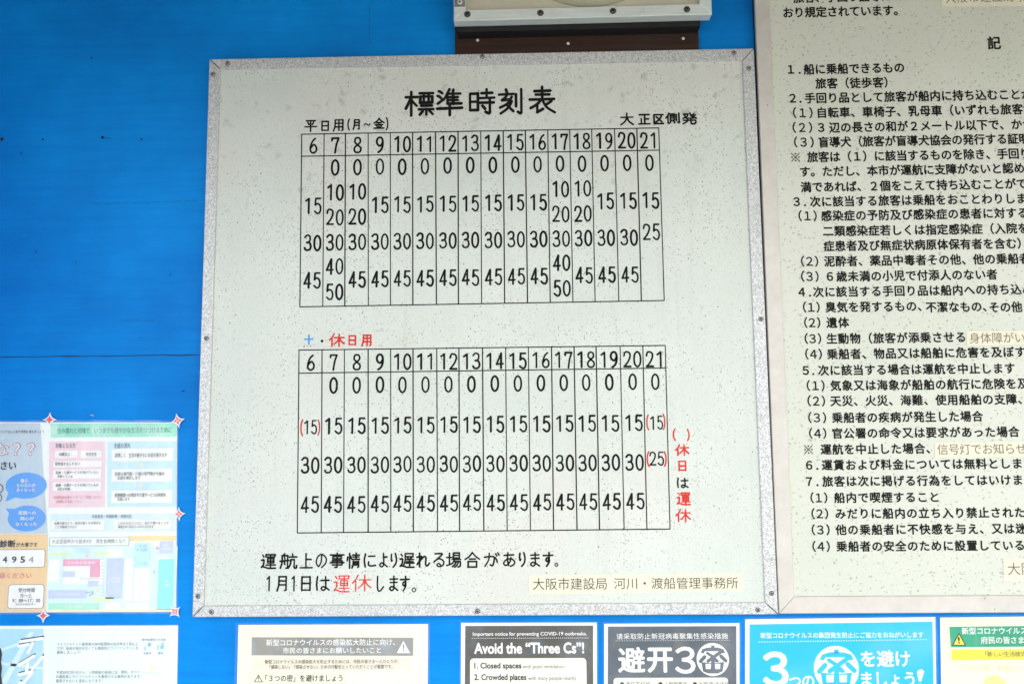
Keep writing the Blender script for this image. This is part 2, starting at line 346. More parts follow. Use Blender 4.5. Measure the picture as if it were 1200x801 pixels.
# ------------------------------------------------------------------ lettering: brush strokes in a 100 x 100 box, y down; ~ = curve
HAND = {
'標':"0,25 42,25;20,4 20,100;20,30 2,72;22,38 40,60;50,10 98,10;52,24 96,24;96,24 96,48;96,48 52,48;52,48 52,24;66,10 66,48;82,10 82,48;56,60 94,60;48,74 100,74;74,74 74,98;60,82 50,96;86,82 98,96",
'準':"~6,10 12,12 20,18;~2,28 8,30 15,36;2,56 28,38;48,3 32,34;40,22 40,58;40,19 92,19;42,32 84,32;42,45 84,45;40,58 96,58;64,6 62,19;64,19 64,58;0,77 100,75;50,62 50,100",
'時':"6,18 36,18;36,18 36,84;36,84 6,84;6,84 6,18;6,50 36,50;50,16 92,15;70,2 70,37;44,37 100,36;44,56 98,56;82,42 82,92;~82,92 78,98 66,92;54,68 64,80",
'刻':"0,24 62,22;28,4 34,22;~34,24 26,36 12,46;12,46 44,43;~54,34 36,60 4,76;~54,52 38,78 6,100;34,66 60,90;72,24 72,72;94,4 94,94;~94,94 90,98 80,92",
'表':"20,15 84,14;50,0 50,46;24,30 80,30;0,47 100,46;~46,46 30,64 2,80;30,66 30,97;30,97 54,84;88,56 66,70;~50,48 66,76 100,98",
'平':"12,8 88,8;26,24 36,42;74,22 64,42;0,60 100,58;50,8 50,100",
'日':"6,4 94,4;94,4 94,98;6,4 6,98;6,50 94,50;6,96 94,96",
'用':"16,4 92,4;92,4 92,92;92,92 82,96;~16,4 14,60 0,100;16,34 92,34;14,64 92,64;54,4 54,96",
'月':"18,2 90,2;90,2 90,94;90,94 76,98;~18,2 16,60 0,100;18,32 90,32;16,60 90,60",
'金':"~50,0 32,24 0,44;~50,0 70,22 100,42;28,42 72,42;14,62 86,62;50,42 50,94;26,70 36,86;76,70 66,86;2,96 98,96",
'(':"~90,0 20,28 20,72 90,100", ')':"~10,0 80,28 80,72 10,100", '～':"~0,70 22,20 50,50 78,80 100,25",
'大':"0,34 100,33;~50,0 48,40 32,74 0,100;~52,36 66,70 100,98",
'正':"8,8 94,8;54,8 54,92;54,48 88,48;24,42 24,92;0,94 100,94",
'区':"98,4 6,4;6,4 6,96;6,96 100,96;~78,18 58,54 22,80;~28,26 54,50 84,80",
'側':"~22,0 14,24 0,46;14,28 14,100;32,8 62,8;62,8 62,68;62,68 32,68;32,68 32,8;32,28 62,28;32,48 62,48;38,76 26,98;54,76 64,94;76,18 76,72;96,2 96,94;96,94 84,90",
'発':"8,8 40,8;~40,8 30,32 0,50;12,22 26,34;~54,0 66,28 100,48;84,4 68,20;96,18 78,32;24,46 78,46;6,66 94,66;~36,46 34,74 2,98;62,46 62,90;~62,90 66,98 90,98 98,80",
'休':"~30,0 18,28 0,50;17,36 17,100;34,30 100,30;66,2 66,100;~64,32 52,60 30,82;~68,32 80,60 100,80",
'は':"~10,4 4,50 8,96;38,30 98,28;~70,4 72,50 70,84 54,98 38,86 50,73 74,80 98,96",
'運':"6,8 16,20;~0,44 16,42 14,72 0,92;~2,86 22,90 50,98 100,98;32,6 32,22;32,6 98,6;98,6 94,22;40,22 92,22;44,34 88,34;88,34 88,62;88,62 44,62;44,62 44,34;44,48 88,48;34,76 100,76;66,14 66,92",
'航':"26,0 18,12;10,14 44,14;44,14 44,94;44,94 34,98;~10,14 10,60 0,98;0,52 52,46;26,24 28,38;26,58 28,74;74,2 76,16;54,22 100,22;~64,42 62,72 48,98;64,42 84,42;84,42 84,86;~84,86 88,97 99,97 100,82",
'上':"46,0 46,94;46,40 90,40;0,96 100,96",
'の':"~54,10 48,60 24,92 2,62 18,20 58,4 96,34 90,72 54,100",
'事':"0,12 100,12;50,0 50,94;50,94 36,94;20,22 80,22;80,22 80,38;80,38 20,38;20,38 20,22;14,50 86,50;86,50 86,78;0,64 100,64;14,78 86,78",
'情':"18,0 18,100;4,26 0,50;28,22 34,38;42,12 98,12;70,0 70,42;46,27 94,27;38,42 100,42;48,56 92,56;92,56 92,92;92,92 82,98;~48,56 46,80 38,100;48,68 92,68;48,80 92,80",
'に':"~12,4 2,50 10,98;42,20 96,18;~40,62 40,86 66,92 100,88",
'よ':"50,28 94,24;~50,0 54,50 52,84 30,99 4,86 26,70 56,78 98,98",
'り':"~12,6 6,34 12,58 22,50;~72,0 90,40 78,76 38,100",
'遅':"6,8 16,20;~0,44 16,42 14,72 0,92;~2,86 22,90 50,98 100,98;36,6 94,6;94,6 94,26;36,26 94,26;~36,6 36,50 24,86;54,34 58,42;82,32 74,42;44,46 98,46;48,58 94,58;42,70 100,70;70,42 70,88",
'れ':"22,0 22,100;~0,28 38,24 20,54 2,82;~6,78 40,42 62,24 72,40 70,82 82,94 100,74",
'る':"~16,6 78,6 50,34 6,66;~6,66 50,42 92,60 86,90 50,99 34,86 50,76 68,90",
'場':"0,32 36,32;18,6 18,80;0,88 38,76;48,4 90,4;90,4 90,36;90,36 48,36;48,36 48,4;48,20 90,20;38,48 100,48;~54,50 46,66 32,78;50,62 96,62;~96,62 96,90 80,98;~66,64 56,80 40,94;~82,64 74,84 56,100",
'合':"~50,0 30,26 0,46;~50,0 72,26 100,46;30,46 70,46;20,62 80,62;80,62 80,98;80,98 20,98;20,98 20,62",
'が':"~2,32 62,28 66,60 56,94 40,88;~34,2 30,50 4,98;~72,34 82,50 86,68;76,6 84,22;90,0 99,16",
'あ':"8,20 88,16;~40,0 36,50 46,94;~66,36 54,70 22,94 4,76 30,50 70,46 96,66 88,88 60,100",
'ま':"8,20 92,18;12,44 90,42;~52,0 54,50 52,84 30,99 6,86 26,72 56,78 96,98",
'す':"0,22 100,20;~60,0 60,40 46,66 28,56 38,40 58,44 60,70 34,100",
'し':"~18,0 14,60 26,98 60,98 100,72",
'。':"~50,0 100,50 50,100 0,50 50,0",
'0':"~50,0 88,16 100,50 88,84 50,100 12,84 0,50 12,16 50,0",
'1':"0,18 70,2;70,2 68,100",
'2':"~0,26 16,4 50,0 88,10 92,34 58,68 0,99;0,99 100,99",
'3':"~2,14 36,0 82,6 88,30 70,44 34,48;~34,48 78,50 100,74 84,94 48,100 14,96 0,84",
'4':"72,0 0,74;0,74 100,72;74,0 70,100",
'5':"20,0 92,0;20,0 12,44;~12,44 46,34 86,46 98,72 80,96 44,100 4,86",
'6':"~78,2 38,20 8,56 8,86 46,100 90,88 94,62 56,44 10,66",
'7':"0,16 2,1;2,1 98,1;~98,1 66,44 46,100",
'8':"~50,48 12,30 18,6 50,0 84,6 90,30 50,48 4,70 12,94 50,100 90,94 98,70 50,48",
'9':"~92,34 58,56 16,46 4,22 28,2 72,2 94,26 88,64 62,88 26,100",
'十':"0,45 100,44;52,0 52,100",
}
def _spline(P, per=7):
    out = []
    for i in range(len(P)-1):
        p0, p1, p2, p3 = P[max(0, i-1)], P[i], P[i+1], P[min(len(P)-1, i+2)]
        if P[0] == P[-1]:
            if i == 0: p0 = P[-2]
            if i == len(P)-2: p3 = P[1]
        for k in range(per):
            t = k/per
            out.append(tuple(.5*(2*p1[j]+(p2[j]-p0[j])*t+(2*p0[j]-5*p1[j]+4*p2[j]-p3[j])*t*t+(-p0[j]+3*p1[j]-3*p2[j]+p3[j])*t**3) for j in (0, 1)))
    return out+[P[-1]]
def hand(mb, ch, x0, y0, x1, y1, wpx, y, mat):
    sx, sz = PXM((x0+x1)/2, (y0+y1)/2, y); h = wpx/2
    c = B((x0+x1)/2, (y0+y1)/2, y); w = wpx*(sx+sz)/2
    hw, hh = max(.01, (x1-x0)/2-h), max(.01, (y1-y0)/2-h)
    M = lambda p: (c[0]+(p[0]/50-1)*hw*sx, c[1]-(p[1]/50-1)*hh*sz)
    for st in HAND[ch].split(';'):
        cur = st[0] == '~'
        P = [tuple(float(q) for q in a.split(',')) for a in st.lstrip('~').split()]
        jx, jy = random.uniform(-1.3, 1.3), random.uniform(-1.3, 1.3); P = [(p[0]+jx, p[1]+jy) for p in P]
        wv = w*random.uniform(.86, 1.10)
        if cur: mb.ribbon([M(p) for p in _spline(P)], wv, y, mat)
        else: mb.capsule(M(P[0]), M(P[1]), wv, y, mat)
def digits(mb, t, cx, cy, h, dw, gap, wpx, y, mat):
    """hand-lettered numerals centred on a pixel; cy already follows the board's own level"""
    n = len(t); tot = n*dw+(n-1)*gap
    for i, ch in enumerate(t):
        a = cx-tot/2+i*(dw+gap); b = a+dw
        if ch == '1': a, b = a+dw*.1, b-dw*.12
        j = random.uniform(-.35, .35)
        hand(mb, ch, a, cy-h/2+j, b, cy+h/2+j, wpx, y, mat)

def rect_px(mb, x0, y0, x1, y1, y, mat):
    a, c = B(x0, y0, y), B(x1, y1, y); mb.rect(a[0], c[1], c[0], a[1], y, mat)
# ================================================================== the setting
YW = 0.020                                   # face of the blue wall; the timetable's frame face is y = 0
g = MB(); g.rect(-60, -60, 60, 60, 0, MG)
g.v = [(x, z, 0) for x, y, z in g.v]         # lay the sheet flat
ground = g.build('ground'); tag(ground, kind='structure')

wall = thing('shelter_wall', 'bright blue painted board wall that carries every sign and poster', 'wall', (.45, YW, 0))
XL, XR = -1.6, 2.6
zs = B(120, 417, YW)[1]                      # the joint between two boards
b = MB(); b.box(XL, 0, XR, zs-.0002, YW, YW+.05, MW, .0003); b.box(XL, zs+.0002, XR, 2.52, YW+.0004, YW+.05, MW, .0006)
b.build('wall_board', wall)
b = MB(); x = XL; rj = random.Random(4); prev = .0006; zj = zs; MJ = ink((.004, .05, .13), .6, .3)
while x < XR:                                    # the open joint: a crack of uneven width, paint-filled here and there
    L = rj.uniform(.012, .05); w = max(.0002, rj.choice((.0003, .0007, .0009, .0013)) if rj.random() > .12 else .0002); zn = zs+rj.uniform(-.0006, .0006)
    b.poly([(x, zj-prev), (x+L, zn-w), (x+L, zn+w), (x, zj+prev)], YW-.0003, MJ); prev = w; zj = zn; x += L
b.build('board_joint', wall)
b = MB(); EZ, EY = 2.29, -1.34                 # unseen lean-to roof, outer edge lowered to shade the upper wall
for z0, z1 in ((0, .06),):
    pr = [(YW, 2.52), (EY, EZ), (EY, EZ+.07), (YW, 2.60)]; xa, xb = XL-.6, XR+.6
    b.face([(xa, y, z) for y, z in pr], MSOFFIT); b.face([(xb, y, z) for y, z in reversed(pr)], MSOFFIT)
    for i in range(4):
        p, q = pr[i], pr[(i+1) % 4]; b.face([(xa, p[0], p[1]), (xb, p[0], p[1]), (xb, q[0], q[1]), (xa, q[0], q[1])], MSOFFIT)
b.build('unseen_shade_roof', wall)
b = MB(); b.box(-.66, 0, -.60, 2.38, -.62, YW, MW, .003); b.build('added_shade_panel', wall)  # added out of view to darken the left of the wall
b = MB()
for px, py, w_, h_ in ((106, 485.6, 2.6, 1.0), (109, 486.4, 1.4, .8)): rect_px(b, px, py, px+w_, py+h_, YW-.0003, ink((.55, .42, .12)))
b.build('paint_chip', wall)
MCR = ink((.003, .07, .22), .6, .3)
def crack(pts, w):
    k = MB(); rj2 = random.Random(len(pts)*7+int(pts[0][0])); P_ = []
    for (xa, ya), (xb, yb) in zip(pts, pts[1:]):
        for i in range(8): P_.append((xa+(xb-xa)*i/8, ya+(yb-ya)*i/8+rj2.uniform(-.25, .25)))
    P_ = [B(px, py, YW) for px, py in P_]
    for i in range(len(P_)-1):
        if rj2.random() < .12: continue
        (xa, za), (xb, zb) = P_[i], P_[i+1]; v = w*rj2.uniform(.4, 1.2); d_ = Vector((xb-xa, zb-za)).normalized()*v
        k.poly([(xa+d_.y, za-d_.x), (xb+d_.y, zb-d_.x), (xb-d_.y, zb+d_.x), (xa-d_.y, za+d_.x)], YW-.0003, MCR)
    k.build('crack', wall)
crack([(108, 238.6), (150, 238.2), (200, 236.4), (236, 234.6)], .00035); crack([(432.6, -4), (433, 30), (433.6, 54)], .0003)
crack([(120, 161), (126, 161.8), (130, 162.2)], .0007); crack([(136, 376), (160, 375), (184, 376)], .0003); crack([(118, 326), (140, 325), (156, 326.4)], .00025); crack([(212, 458.4), (219, 457.4)], .0005)
for px, py, r in ((2, 163, 2.0), (50, 163.5, 1.3), (120, 161, 1.9), (165.5, 163.3, 1.2), (107, 68, 1.1), (215, 458, 1.0)):
    x, z = B(px, py, YW); k = PXM(px, py, YW)[0]
    b = MB(); b.lathe(x, z, [(0, YW-.0006), (r*k*.8, YW-.0005), (r*k, YW+.0002)], MDARK, 12)
    b.build('nail_head', wall)

# ================================================================== shared bits
def corners(q, y): return [B(px, py, y) for px, py in q]      # q: TL, TR, BR, BL in pixels
def frame(parent, O, I, yf, yb, mat, bev, gap=.0006, sides='tlbr'):
    """four mitred rails between the outer corners O and inner corners I (TL TR BR BL)"""
    for i, sd_ in enumerate('trbl'):
        if sd_ not in sides: continue
        j = (i+1) % 4
        q = [O[i], O[j], I[j], I[i]]
        d = Vector((O[j][0]-O[i][0], O[j][1]-O[i][1])).normalized()*gap
        q = [(q[0][0]+d.x, q[0][1]+d.y), (q[1][0]-d.x, q[1][1]-d.y), (q[2][0]-d.x, q[2][1]-d.y), (q[3][0]+d.x, q[3][1]+d.y)]
        m = MB(); m.prism(list(reversed(q)), yf, yb, mat, bev); m.build('frame_rail', parent)
def screw(parent, px, py, yf, rpx=2.6, mat=None, dome=.0016, cross=True, name='screw'):
    x, z = B(px, py, yf); r = rpx*PXM(px, py, yf)[0]; m = MB(); mat = mat or MSCREW
    m.lathe(x, z, [(0, yf-dome), (r*.55, yf-dome*.9), (r*.85, yf-dome*.55), (r, yf+.0004)], mat, 16)
    m.ring(x, z, r*.95, r*1.18, yf-.00012, MDARK, 16)
    if cross:
        a = random.uniform(0, pi/2)
        for t in (a, a+pi/2):
            c, s_ = cos(t), sin(t); L, w_ = r*.62, r*.16
            m.poly([(x-c*L+s_*w_, z-s_*L-c*w_), (x+c*L+s_*w_, z+s_*L-c*w_), (x+c*L-s_*w_, z+s_*L+c*w_), (x-c*L-s_*w_, z-s_*L+c*w_)], yf-dome-.0001-(t-a)*1e-5, MDARK)
    return m.build(name, parent)
def quad_px(mb, q, y, mat): mb.poly(list(reversed(corners(q, y))), y, mat)
def rrect_pts(x0, z0, x1, z1, r, n=6):
    P = []
    for cx, cz, a in ((x1-r, z0+r, -pi/2), (x1-r, z1-r, 0), (x0+r, z1-r, pi/2), (x0+r, z0+r, pi)):
        P += [(cx+r*cos(a+pi/2*i/n), cz+r*sin(a+pi/2*i/n)) for i in range(n+1)]
    return P
def rrect_px(mb, x0, y0, x1, y1, rpx, y, mat):
    a, c = B(x0, y0, y), B(x1, y1, y); mb.poly(rrect_pts(a[0], c[1], c[0], a[1], rpx*PXM(x0, y0, y)[0]), y, mat)
def disc_px(mb, cx, cy, rx, ry, y, mat, n=40):
    c = B(cx, cy, y); k = PXM(cx, cy, y); mb.disc(c[0], c[1], rx*k[0], ry*k[1], y, mat, n)
def line_px(mb, x0, y0, x1, y1, wpx, y, mat):
    a, c = B(x0, y0, y), B(x1, y1, y); mb.capsule(a, c, wpx*PXM(x0, y0, y)[0], y, mat, 3)
def dots_px(mb, x0, y0, x1, y1, n, wpx, y, mat):
    for i in range(n):
        t = i/(n-1); x, yy = x0+(x1-x0)*t, y0+(y1-y0)*t; rect_px(mb, x-wpx/2, yy-wpx/2, x+wpx/2, yy+wpx/2, y, mat)
def tri_px(mb, x0, y0, x1, y1, y, mat): mb.poly(corners([(x0, y1), (x1, y1), ((x0+x1)/2, y0)], y), y, mat)

# ================================================================== the ferry timetable
sign = thing('timetable_sign', 'square pale green timetable board with embossed silver frame, black hour columns and red notes', 'timetable', (0, YW, ZB))
OQ = corners([(245.3, 69.5), (883.3, 56.7), (911.9, 719.2), (225.3, 722.6)], 0.0)
IQ = corners([(258.2, 81.2), (870.0, 71.0), (896.6, 705.4), (238.6, 709.4)], 0.0)
frame(sign, OQ, IQ, 0.0, YW, ME, .0008, .0008)
YP, YL = .0030, .0027
m = MB(); c = .004
m.prism([(IQ[3][0]-c, IQ[3][1]-c), (IQ[2][0]+c, IQ[2][1]-c), (IQ[1][0]+c, IQ[1][1]+c), (IQ[0][0]-c, IQ[0][1]+c)], YP, YW-.001, MBD)
m.build('sign_panel', sign)
for px, py in ((267.1, 74.4), (249.8, 87.2), (565.3, 66.4), (860.2, 62.2), (877.6, 80.4), (891.6, 373.8), (904.2, 694.6), (888, 714), (559.5, 715.6), (248, 716.3), (232, 698), (242, 396.3)):
    screw(sign, px, py, 0.0, 2.5)
# ruled grids
def grid(topx, botx, ty, sy, by, name):
    m = MB(); n = len(topx)
    for i in range(n):
        t = i/(n-1); y0 = ty[0]+(ty[1]-ty[0])*t; y1 = by[0]+(by[1]-by[0])*t
        line_px(m, topx[i], y0, botx[i], y1, random.choice((1.15, 1.25, 1.45)), YL, MGRID)
    for q in (ty, sy, by): 
        tt = 0 if q is ty else (.95 if q is by else .12)
        xa = topx[0]+(botx[0]-topx[0])*tt; xb = topx[-1]+(botx[-1]-topx[-1])*tt
        line_px(m, xa, q[0], xb, q[1], 1.3, YL, MGRID)
    return m.build(name, sign)
T1T = [353.6, 379.8, 404.8, 431.4, 457.4, 483.5, 510.4, 536.8, 563.4, 589.7, 615.6, 641.9, 667.6, 693.4, 720.2, 746.3, 772]
T1B = [351.4, 378.2, 404, 431.6, 457.6, 483.8, 511.4, 537.2, 564.4, 591.4, 618.2, 644.8, 671.4, 697.4, 725.2, 751.6, 778.4]
T2T = [350.4, 377.4, 403.6, 431.4, 457.8, 484, 511.8, 537.8, 565.4, 592.5, 619.2, 646.3, 672.7, 698.5, 726.7, 753.3, 779.6]
T2B = [348.4, 376.4, 402.6, 431.4, 458, 484.4, 512.8, 538.6, 567, 594.3, 621.6, 648.7, 676.2, 702.6, 731.4, 758.1, 785.2]
grid(T1T, T1B, (157.4, 150), (183.2, 176), (359.4, 352), 'timetable_grid')
grid(T2T, T2B, (410, 404.6), (437, 431), (624, 619.4), 'timetable_grid')
def colx(TT, TB, ya, yb, i, y): 
    t = (y-ya)/(yb-ya); l = TT[i]+(TB[i]-TT[i])*t; r = TT[i+1]+(TB[i+1]-TT[i+1])*t; return (l+r)/2
WD = 2.42
def row1(mb, i, t, yl, yr, mat=None, h=19.6):
    y = yl+(yr-yl)*(i-1)/14; x = colx(T1T, T1B, 154, 356, i, y)+.8
    digits(mb, t, x, y, h, 9.6 if len(t) > 1 else 10.2, 1.6, WD, YL, mat or MBLKW)
d = MB()
for i in range(16): row1(d, i, str(i+6), 170.4, 164.3)
for i in range(1, 16): row1(d, i, '0', 196.4, 190.6)
for i in (1, 2, 11, 12): row1(d, i, '10', 225.2, 219.6)
for i in (1, 2, 11, 12): row1(d, i, '20', 254.2, 249.2)
for i in [0]+list(range(3, 11))+[13, 14, 15]: row1(d, i, '15', 241, 234.7)
for i in range(15): row1(d, i, '30', 284, 277.9)
row1(d, 15, '25', 271.4, 271.4)
for i in (1, 11): row1(d, i, '40', 312, 306)
for i in (1, 11): row1(d, i, '50', 342, 336)
for i in [0, 2]+list(range(3, 11))+[12, 13, 14]: row1(d, i, '45', 327.8, 321)
d.build('weekday_numerals', sign)
def row2(mb, i, t, yl, yr, mat=None, h=19.8, dx=.6, dw=None):
    y = yl+(yr-yl)*(i-1)/14; x = colx(T2T, T2B, 407, 622, i, y)+dx
    digits(mb, t, x, y, h, dw or (10.0 if len(t) > 1 else 10.2), 1.8 if not dw else 1.0, WD if not dw else 1.8, YL, mat or MBLKW)
d = MB()
for i in range(16): row2(d, i, str(i+6), 424.6, 420.4)
for i in range(1, 16): row2(d, i, '0', 451.6, 447.1)
for i in range(1, 15): row2(d, i, '15', 498.6, 495.0)
for i in range(15): row2(d, i, '30', 544.6, 541.0)
for i in range(15): row2(d, i, '45', 590.6, 586.5)
row2(d, 0, '15', 500.2, 500.2, h=17, dx=.5, dw=7.6); row2(d, 15, '15', 494.8, 494.8, h=16.5, dx=.6, dw=7.6); row2(d, 15, '25', 537.2, 537.2, h=16.5, dx=0, dw=8.2)
d.build('holiday_numerals', sign)
d = MB()
PAR = (('(', 351.6, 355.6, 491, 511), (')', 371.6, 375.6, 491, 510.5), ('(', 757, 760.8, 485, 504), (')', 776.3, 780, 484, 503.5),
                           ('(', 757.4, 761.6, 528, 547), (')', 777.6, 781.6, 528, 546.5), ('(', 788, 792.2, 502, 516.5), (')', 804.6, 808.6, 502, 516.5))
for i in range(8):
    d = MB()
    for ch, x0, x1, y0, y1 in PAR[i:i+1]: hand(d, ch, x0, y0, x1, y1, 1.7, YL, MRED)
    d.build('red_bracket', sign)
d = MB()
for ch, x0, y0, x1, y1 in (('休', 790.8, 519.6, 808, 534), ('日', 794.4, 538.8, 805, 552)):
    hand(d, ch, x0, y0, x1, y1, 1.9, YL, MRED)
d.build('red_side_note', sign); d = MB()
for ch, x0, y0, x1, y1 in (('運', 792.8, 575.4, 809.4, 592), ('休', 791.4, 595.4, 810, 611.6)):
    hand(d, ch, x0, y0, x1, y1, 1.9, YL, MRED)
d.build('red_side_note', sign); d = MB()
for ch, x0, y0, x1, y1 in (('休', 385, 390.2, 404.4, 406.4), ('日', 407.6, 392, 418, 405), ('用', 423, 391, 436.4, 406)):
    hand(d, ch, x0, y0, x1, y1, 2.0, YL, MRED)
d.build('red_heading', sign); d = MB()
for ch, x0, y0, x1, y1 in (('運', 391, 672.4, 410, 694), ('休', 412.5, 672.6, 435.5, 692.6)): hand(d, ch, x0, y0, x1, y1, 1.6, YL, MREDW)
d.build('red_word', sign)
d = MB(); hand(d, '十', 356, 391.5, 367.6, 404, 2.1, YL, MBLUW); d.build('blue_lettering', sign)
d = MB()
for ch, x0, y0, x1, y1 in (('標', 473.6, 105, 509.8, 137.2), ('準', 511, 102.2, 543.2, 136.4), ('時', 547.6, 102.6, 581, 135.4), ('刻', 583.4, 102, 614.4, 135), ('表', 619.4, 100.4, 651.4, 134)):
    hand(d, ch, x0, y0, x1, y1, 3.45, YL, MBLKW)
d.build('title_lettering', sign)
d = MB()
for ch, x0, y0, x1, y1 in (('平', 356.4, 139.4, 372, 155), ('日', 376, 141, 386, 154), ('用', 390, 139.2, 403.6, 154.4), ('月', 413, 139.4, 422.6, 152.4), ('金', 437.2, 138, 451, 151.8)):
    hand(d, ch, x0, y0, x1, y1, 1.9, YL, MBLKW)
for ch, x0, y0, x1, y1 in (('(', 406.8, 139, 410.4, 153.4), (')', 451.8, 137.2, 455.4, 153.2), ('～', 426, 143.6, 434.6, 148.4)): hand(d, ch, x0, y0, x1, y1, 1.7, YL, MBLKW)
for ch, x0, y0, x1, y1 in (('大', 726.5, 132, 742.8, 147.4), ('正', 747.2, 132.6, 762.6, 147.2), ('区', 764.8, 133.2, 778.4, 146.4), ('側', 779.4, 131.6, 797.4, 145.8), ('発', 799, 131.8, 817, 146.4)):
    hand(d, ch, x0, y0, x1, y1, 2.1, YL, MBLKW)
hand(d, 'は', 792.8, 558.6, 807.3, 572, 1.9, YL, MBLKW)
disc_px(d, 377.4, 399.4, 1.7, 1.7, YL, MBLK, 14)
for px, py, r in ((356.4, 405.6, .9), (359.8, 405, .6), (364, 405, .8)): disc_px(d, px, py, r, r*.8, YL, MBLK, 8)
for ch, x0, x1 in (('運', 305.5, 323.8), ('航', 327.5, 348.8), ('上', 351, 367), ('の', 369.5, 383.8), ('事', 386, 404), ('情', 406, 422.5), ('に', 425.5, 441), ('よ', 443.6, 455), ('り', 457, 466.4),
                   ('遅', 468, 486), ('れ', 487.5, 504.5), ('る', 506.6, 522), ('場', 522.6, 541), ('合', 544, 563), ('が', 566.5, 586), ('あ', 588.6, 604.6), ('り', 607.4, 617), ('ま', 620, 633.6), ('す', 635.6, 649)):
    t = (x0-305)/345; kana = ch in 'のによりれるがあます'
    hand(d, ch, x0, 647.2-t*2.2+(.6 if kana else 0), x1, 666.6-t*2.2-(.8 if kana else 0), 2.1, YL, MBLKW)
hand(d, '。', 649.6, 658.6, 654.4, 663.8, 1.3, YL, MBLKW)
for ch, x0, x1 in (('1', 312, 317.6), ('月', 323.8, 337.5), ('1', 341, 346.8), ('日', 352.2, 365), ('は', 369.5, 387), ('し', 440, 450.4), ('ま', 455, 467.4), ('す', 468.2, 480.6)):
    hand(d, ch, x0, 673.6, x1, 692.6, 2.1, YL, MBLKW)
hand(d, '。', 482.2, 687.6, 488, 693.6, 1.3, YL, MBLKW)
d.build('black_lettering', sign)
# repair label and the ghost of a removed one
MCREAM = ink((.74, .70, .54), .5, .08); MSEPIA = ink((.10, .085, .06), .6, .2)
m = MB(); m.prism(list(reversed(corners([(619.7, 673.6), (870.3, 670.6), (871.2, 692), (620, 695.8)], YL))), YL-.0004, YP, MCREAM)
lab = m.build('paper_label', sign)
m = MB(); fit(m, '大阪市建設局', 624.6, 676.6, 711, 690.4, YL-.0006, MSEPIA); fit(m, '河川・渡船管理事務所', 719.4, 676, 865, 689.4, YL-.0006, MSEPIA)
m.build('lettering', lab)
MGH = ink((.60, .56, .42), .6, .05)
m = MB()
for a in ((468, 391.4, 483, 391), (483, 391, 483.4, 401.6), (483.4, 401.6, 468.4, 402.2), (468.4, 402.2, 468, 391.4), (472, 394, 474, 400), (479, 393, 477, 400)): line_px(m, *a, .9, YL, MGH)
m.build('glue_residue', sign)

# ================================================================== the boarding rules board on the right
rules = thing('rules_board', 'pale green flecked notice board of boarding rules, beige metal frame', 'notice board', (1.13, YW, ZB))
YR = .005; YRP, YRL = .0085, .0082
zt = B(884.6, -60, YR)[1]; blr = B(913.0, 718.6, YR); tlr = B(884.0, -14, YR)
slope = (blr[0]-tlr[0])/(blr[1]-tlr[1]); ztop = 2.62; xr = blr[0]+.66
O = [(blr[0]+(2.45-blr[1])*slope, 2.445), (xr+(2.45-blr[1])*slope, 2.445), (xr, blr[1]), blr]
ib = B(930.8, 698.6, YR); fw = ib[0]-blr[0]; fh = ib[1]-blr[1]
I = [(O[0][0]+fw, O[0][1]-fh), (O[1][0]-fw, O[1][1]-fh), (O[2][0]-fw, O[2][1]+fh), ib]
frame(rules, O, I, YR, .012, MA, .0008, .0002)
m = MB(); m.prism([(O[3][0], O[3][1]+.0005), (O[2][0], O[2][1]+.0005), O[1], O[0]], .0121, YW-.0002, MDARK); m.build('gap_shade_backing', rules)  # dark backing added so the gap beside the timetable reads as shaded
m = MB(); c = .004
m.prism([(I[3][0]-c, I[3][1]-c), (I[2][0]+c, I[2][1]-c), (I[1][0]+c, I[1][1]+c), (I[0][0]-c, I[0][1]+c)], YRP, .0115, MF)
m.build('sign_panel', rules)
RW = .030
MRUL = ink((.009, .009, .008), .6, .3, .12)
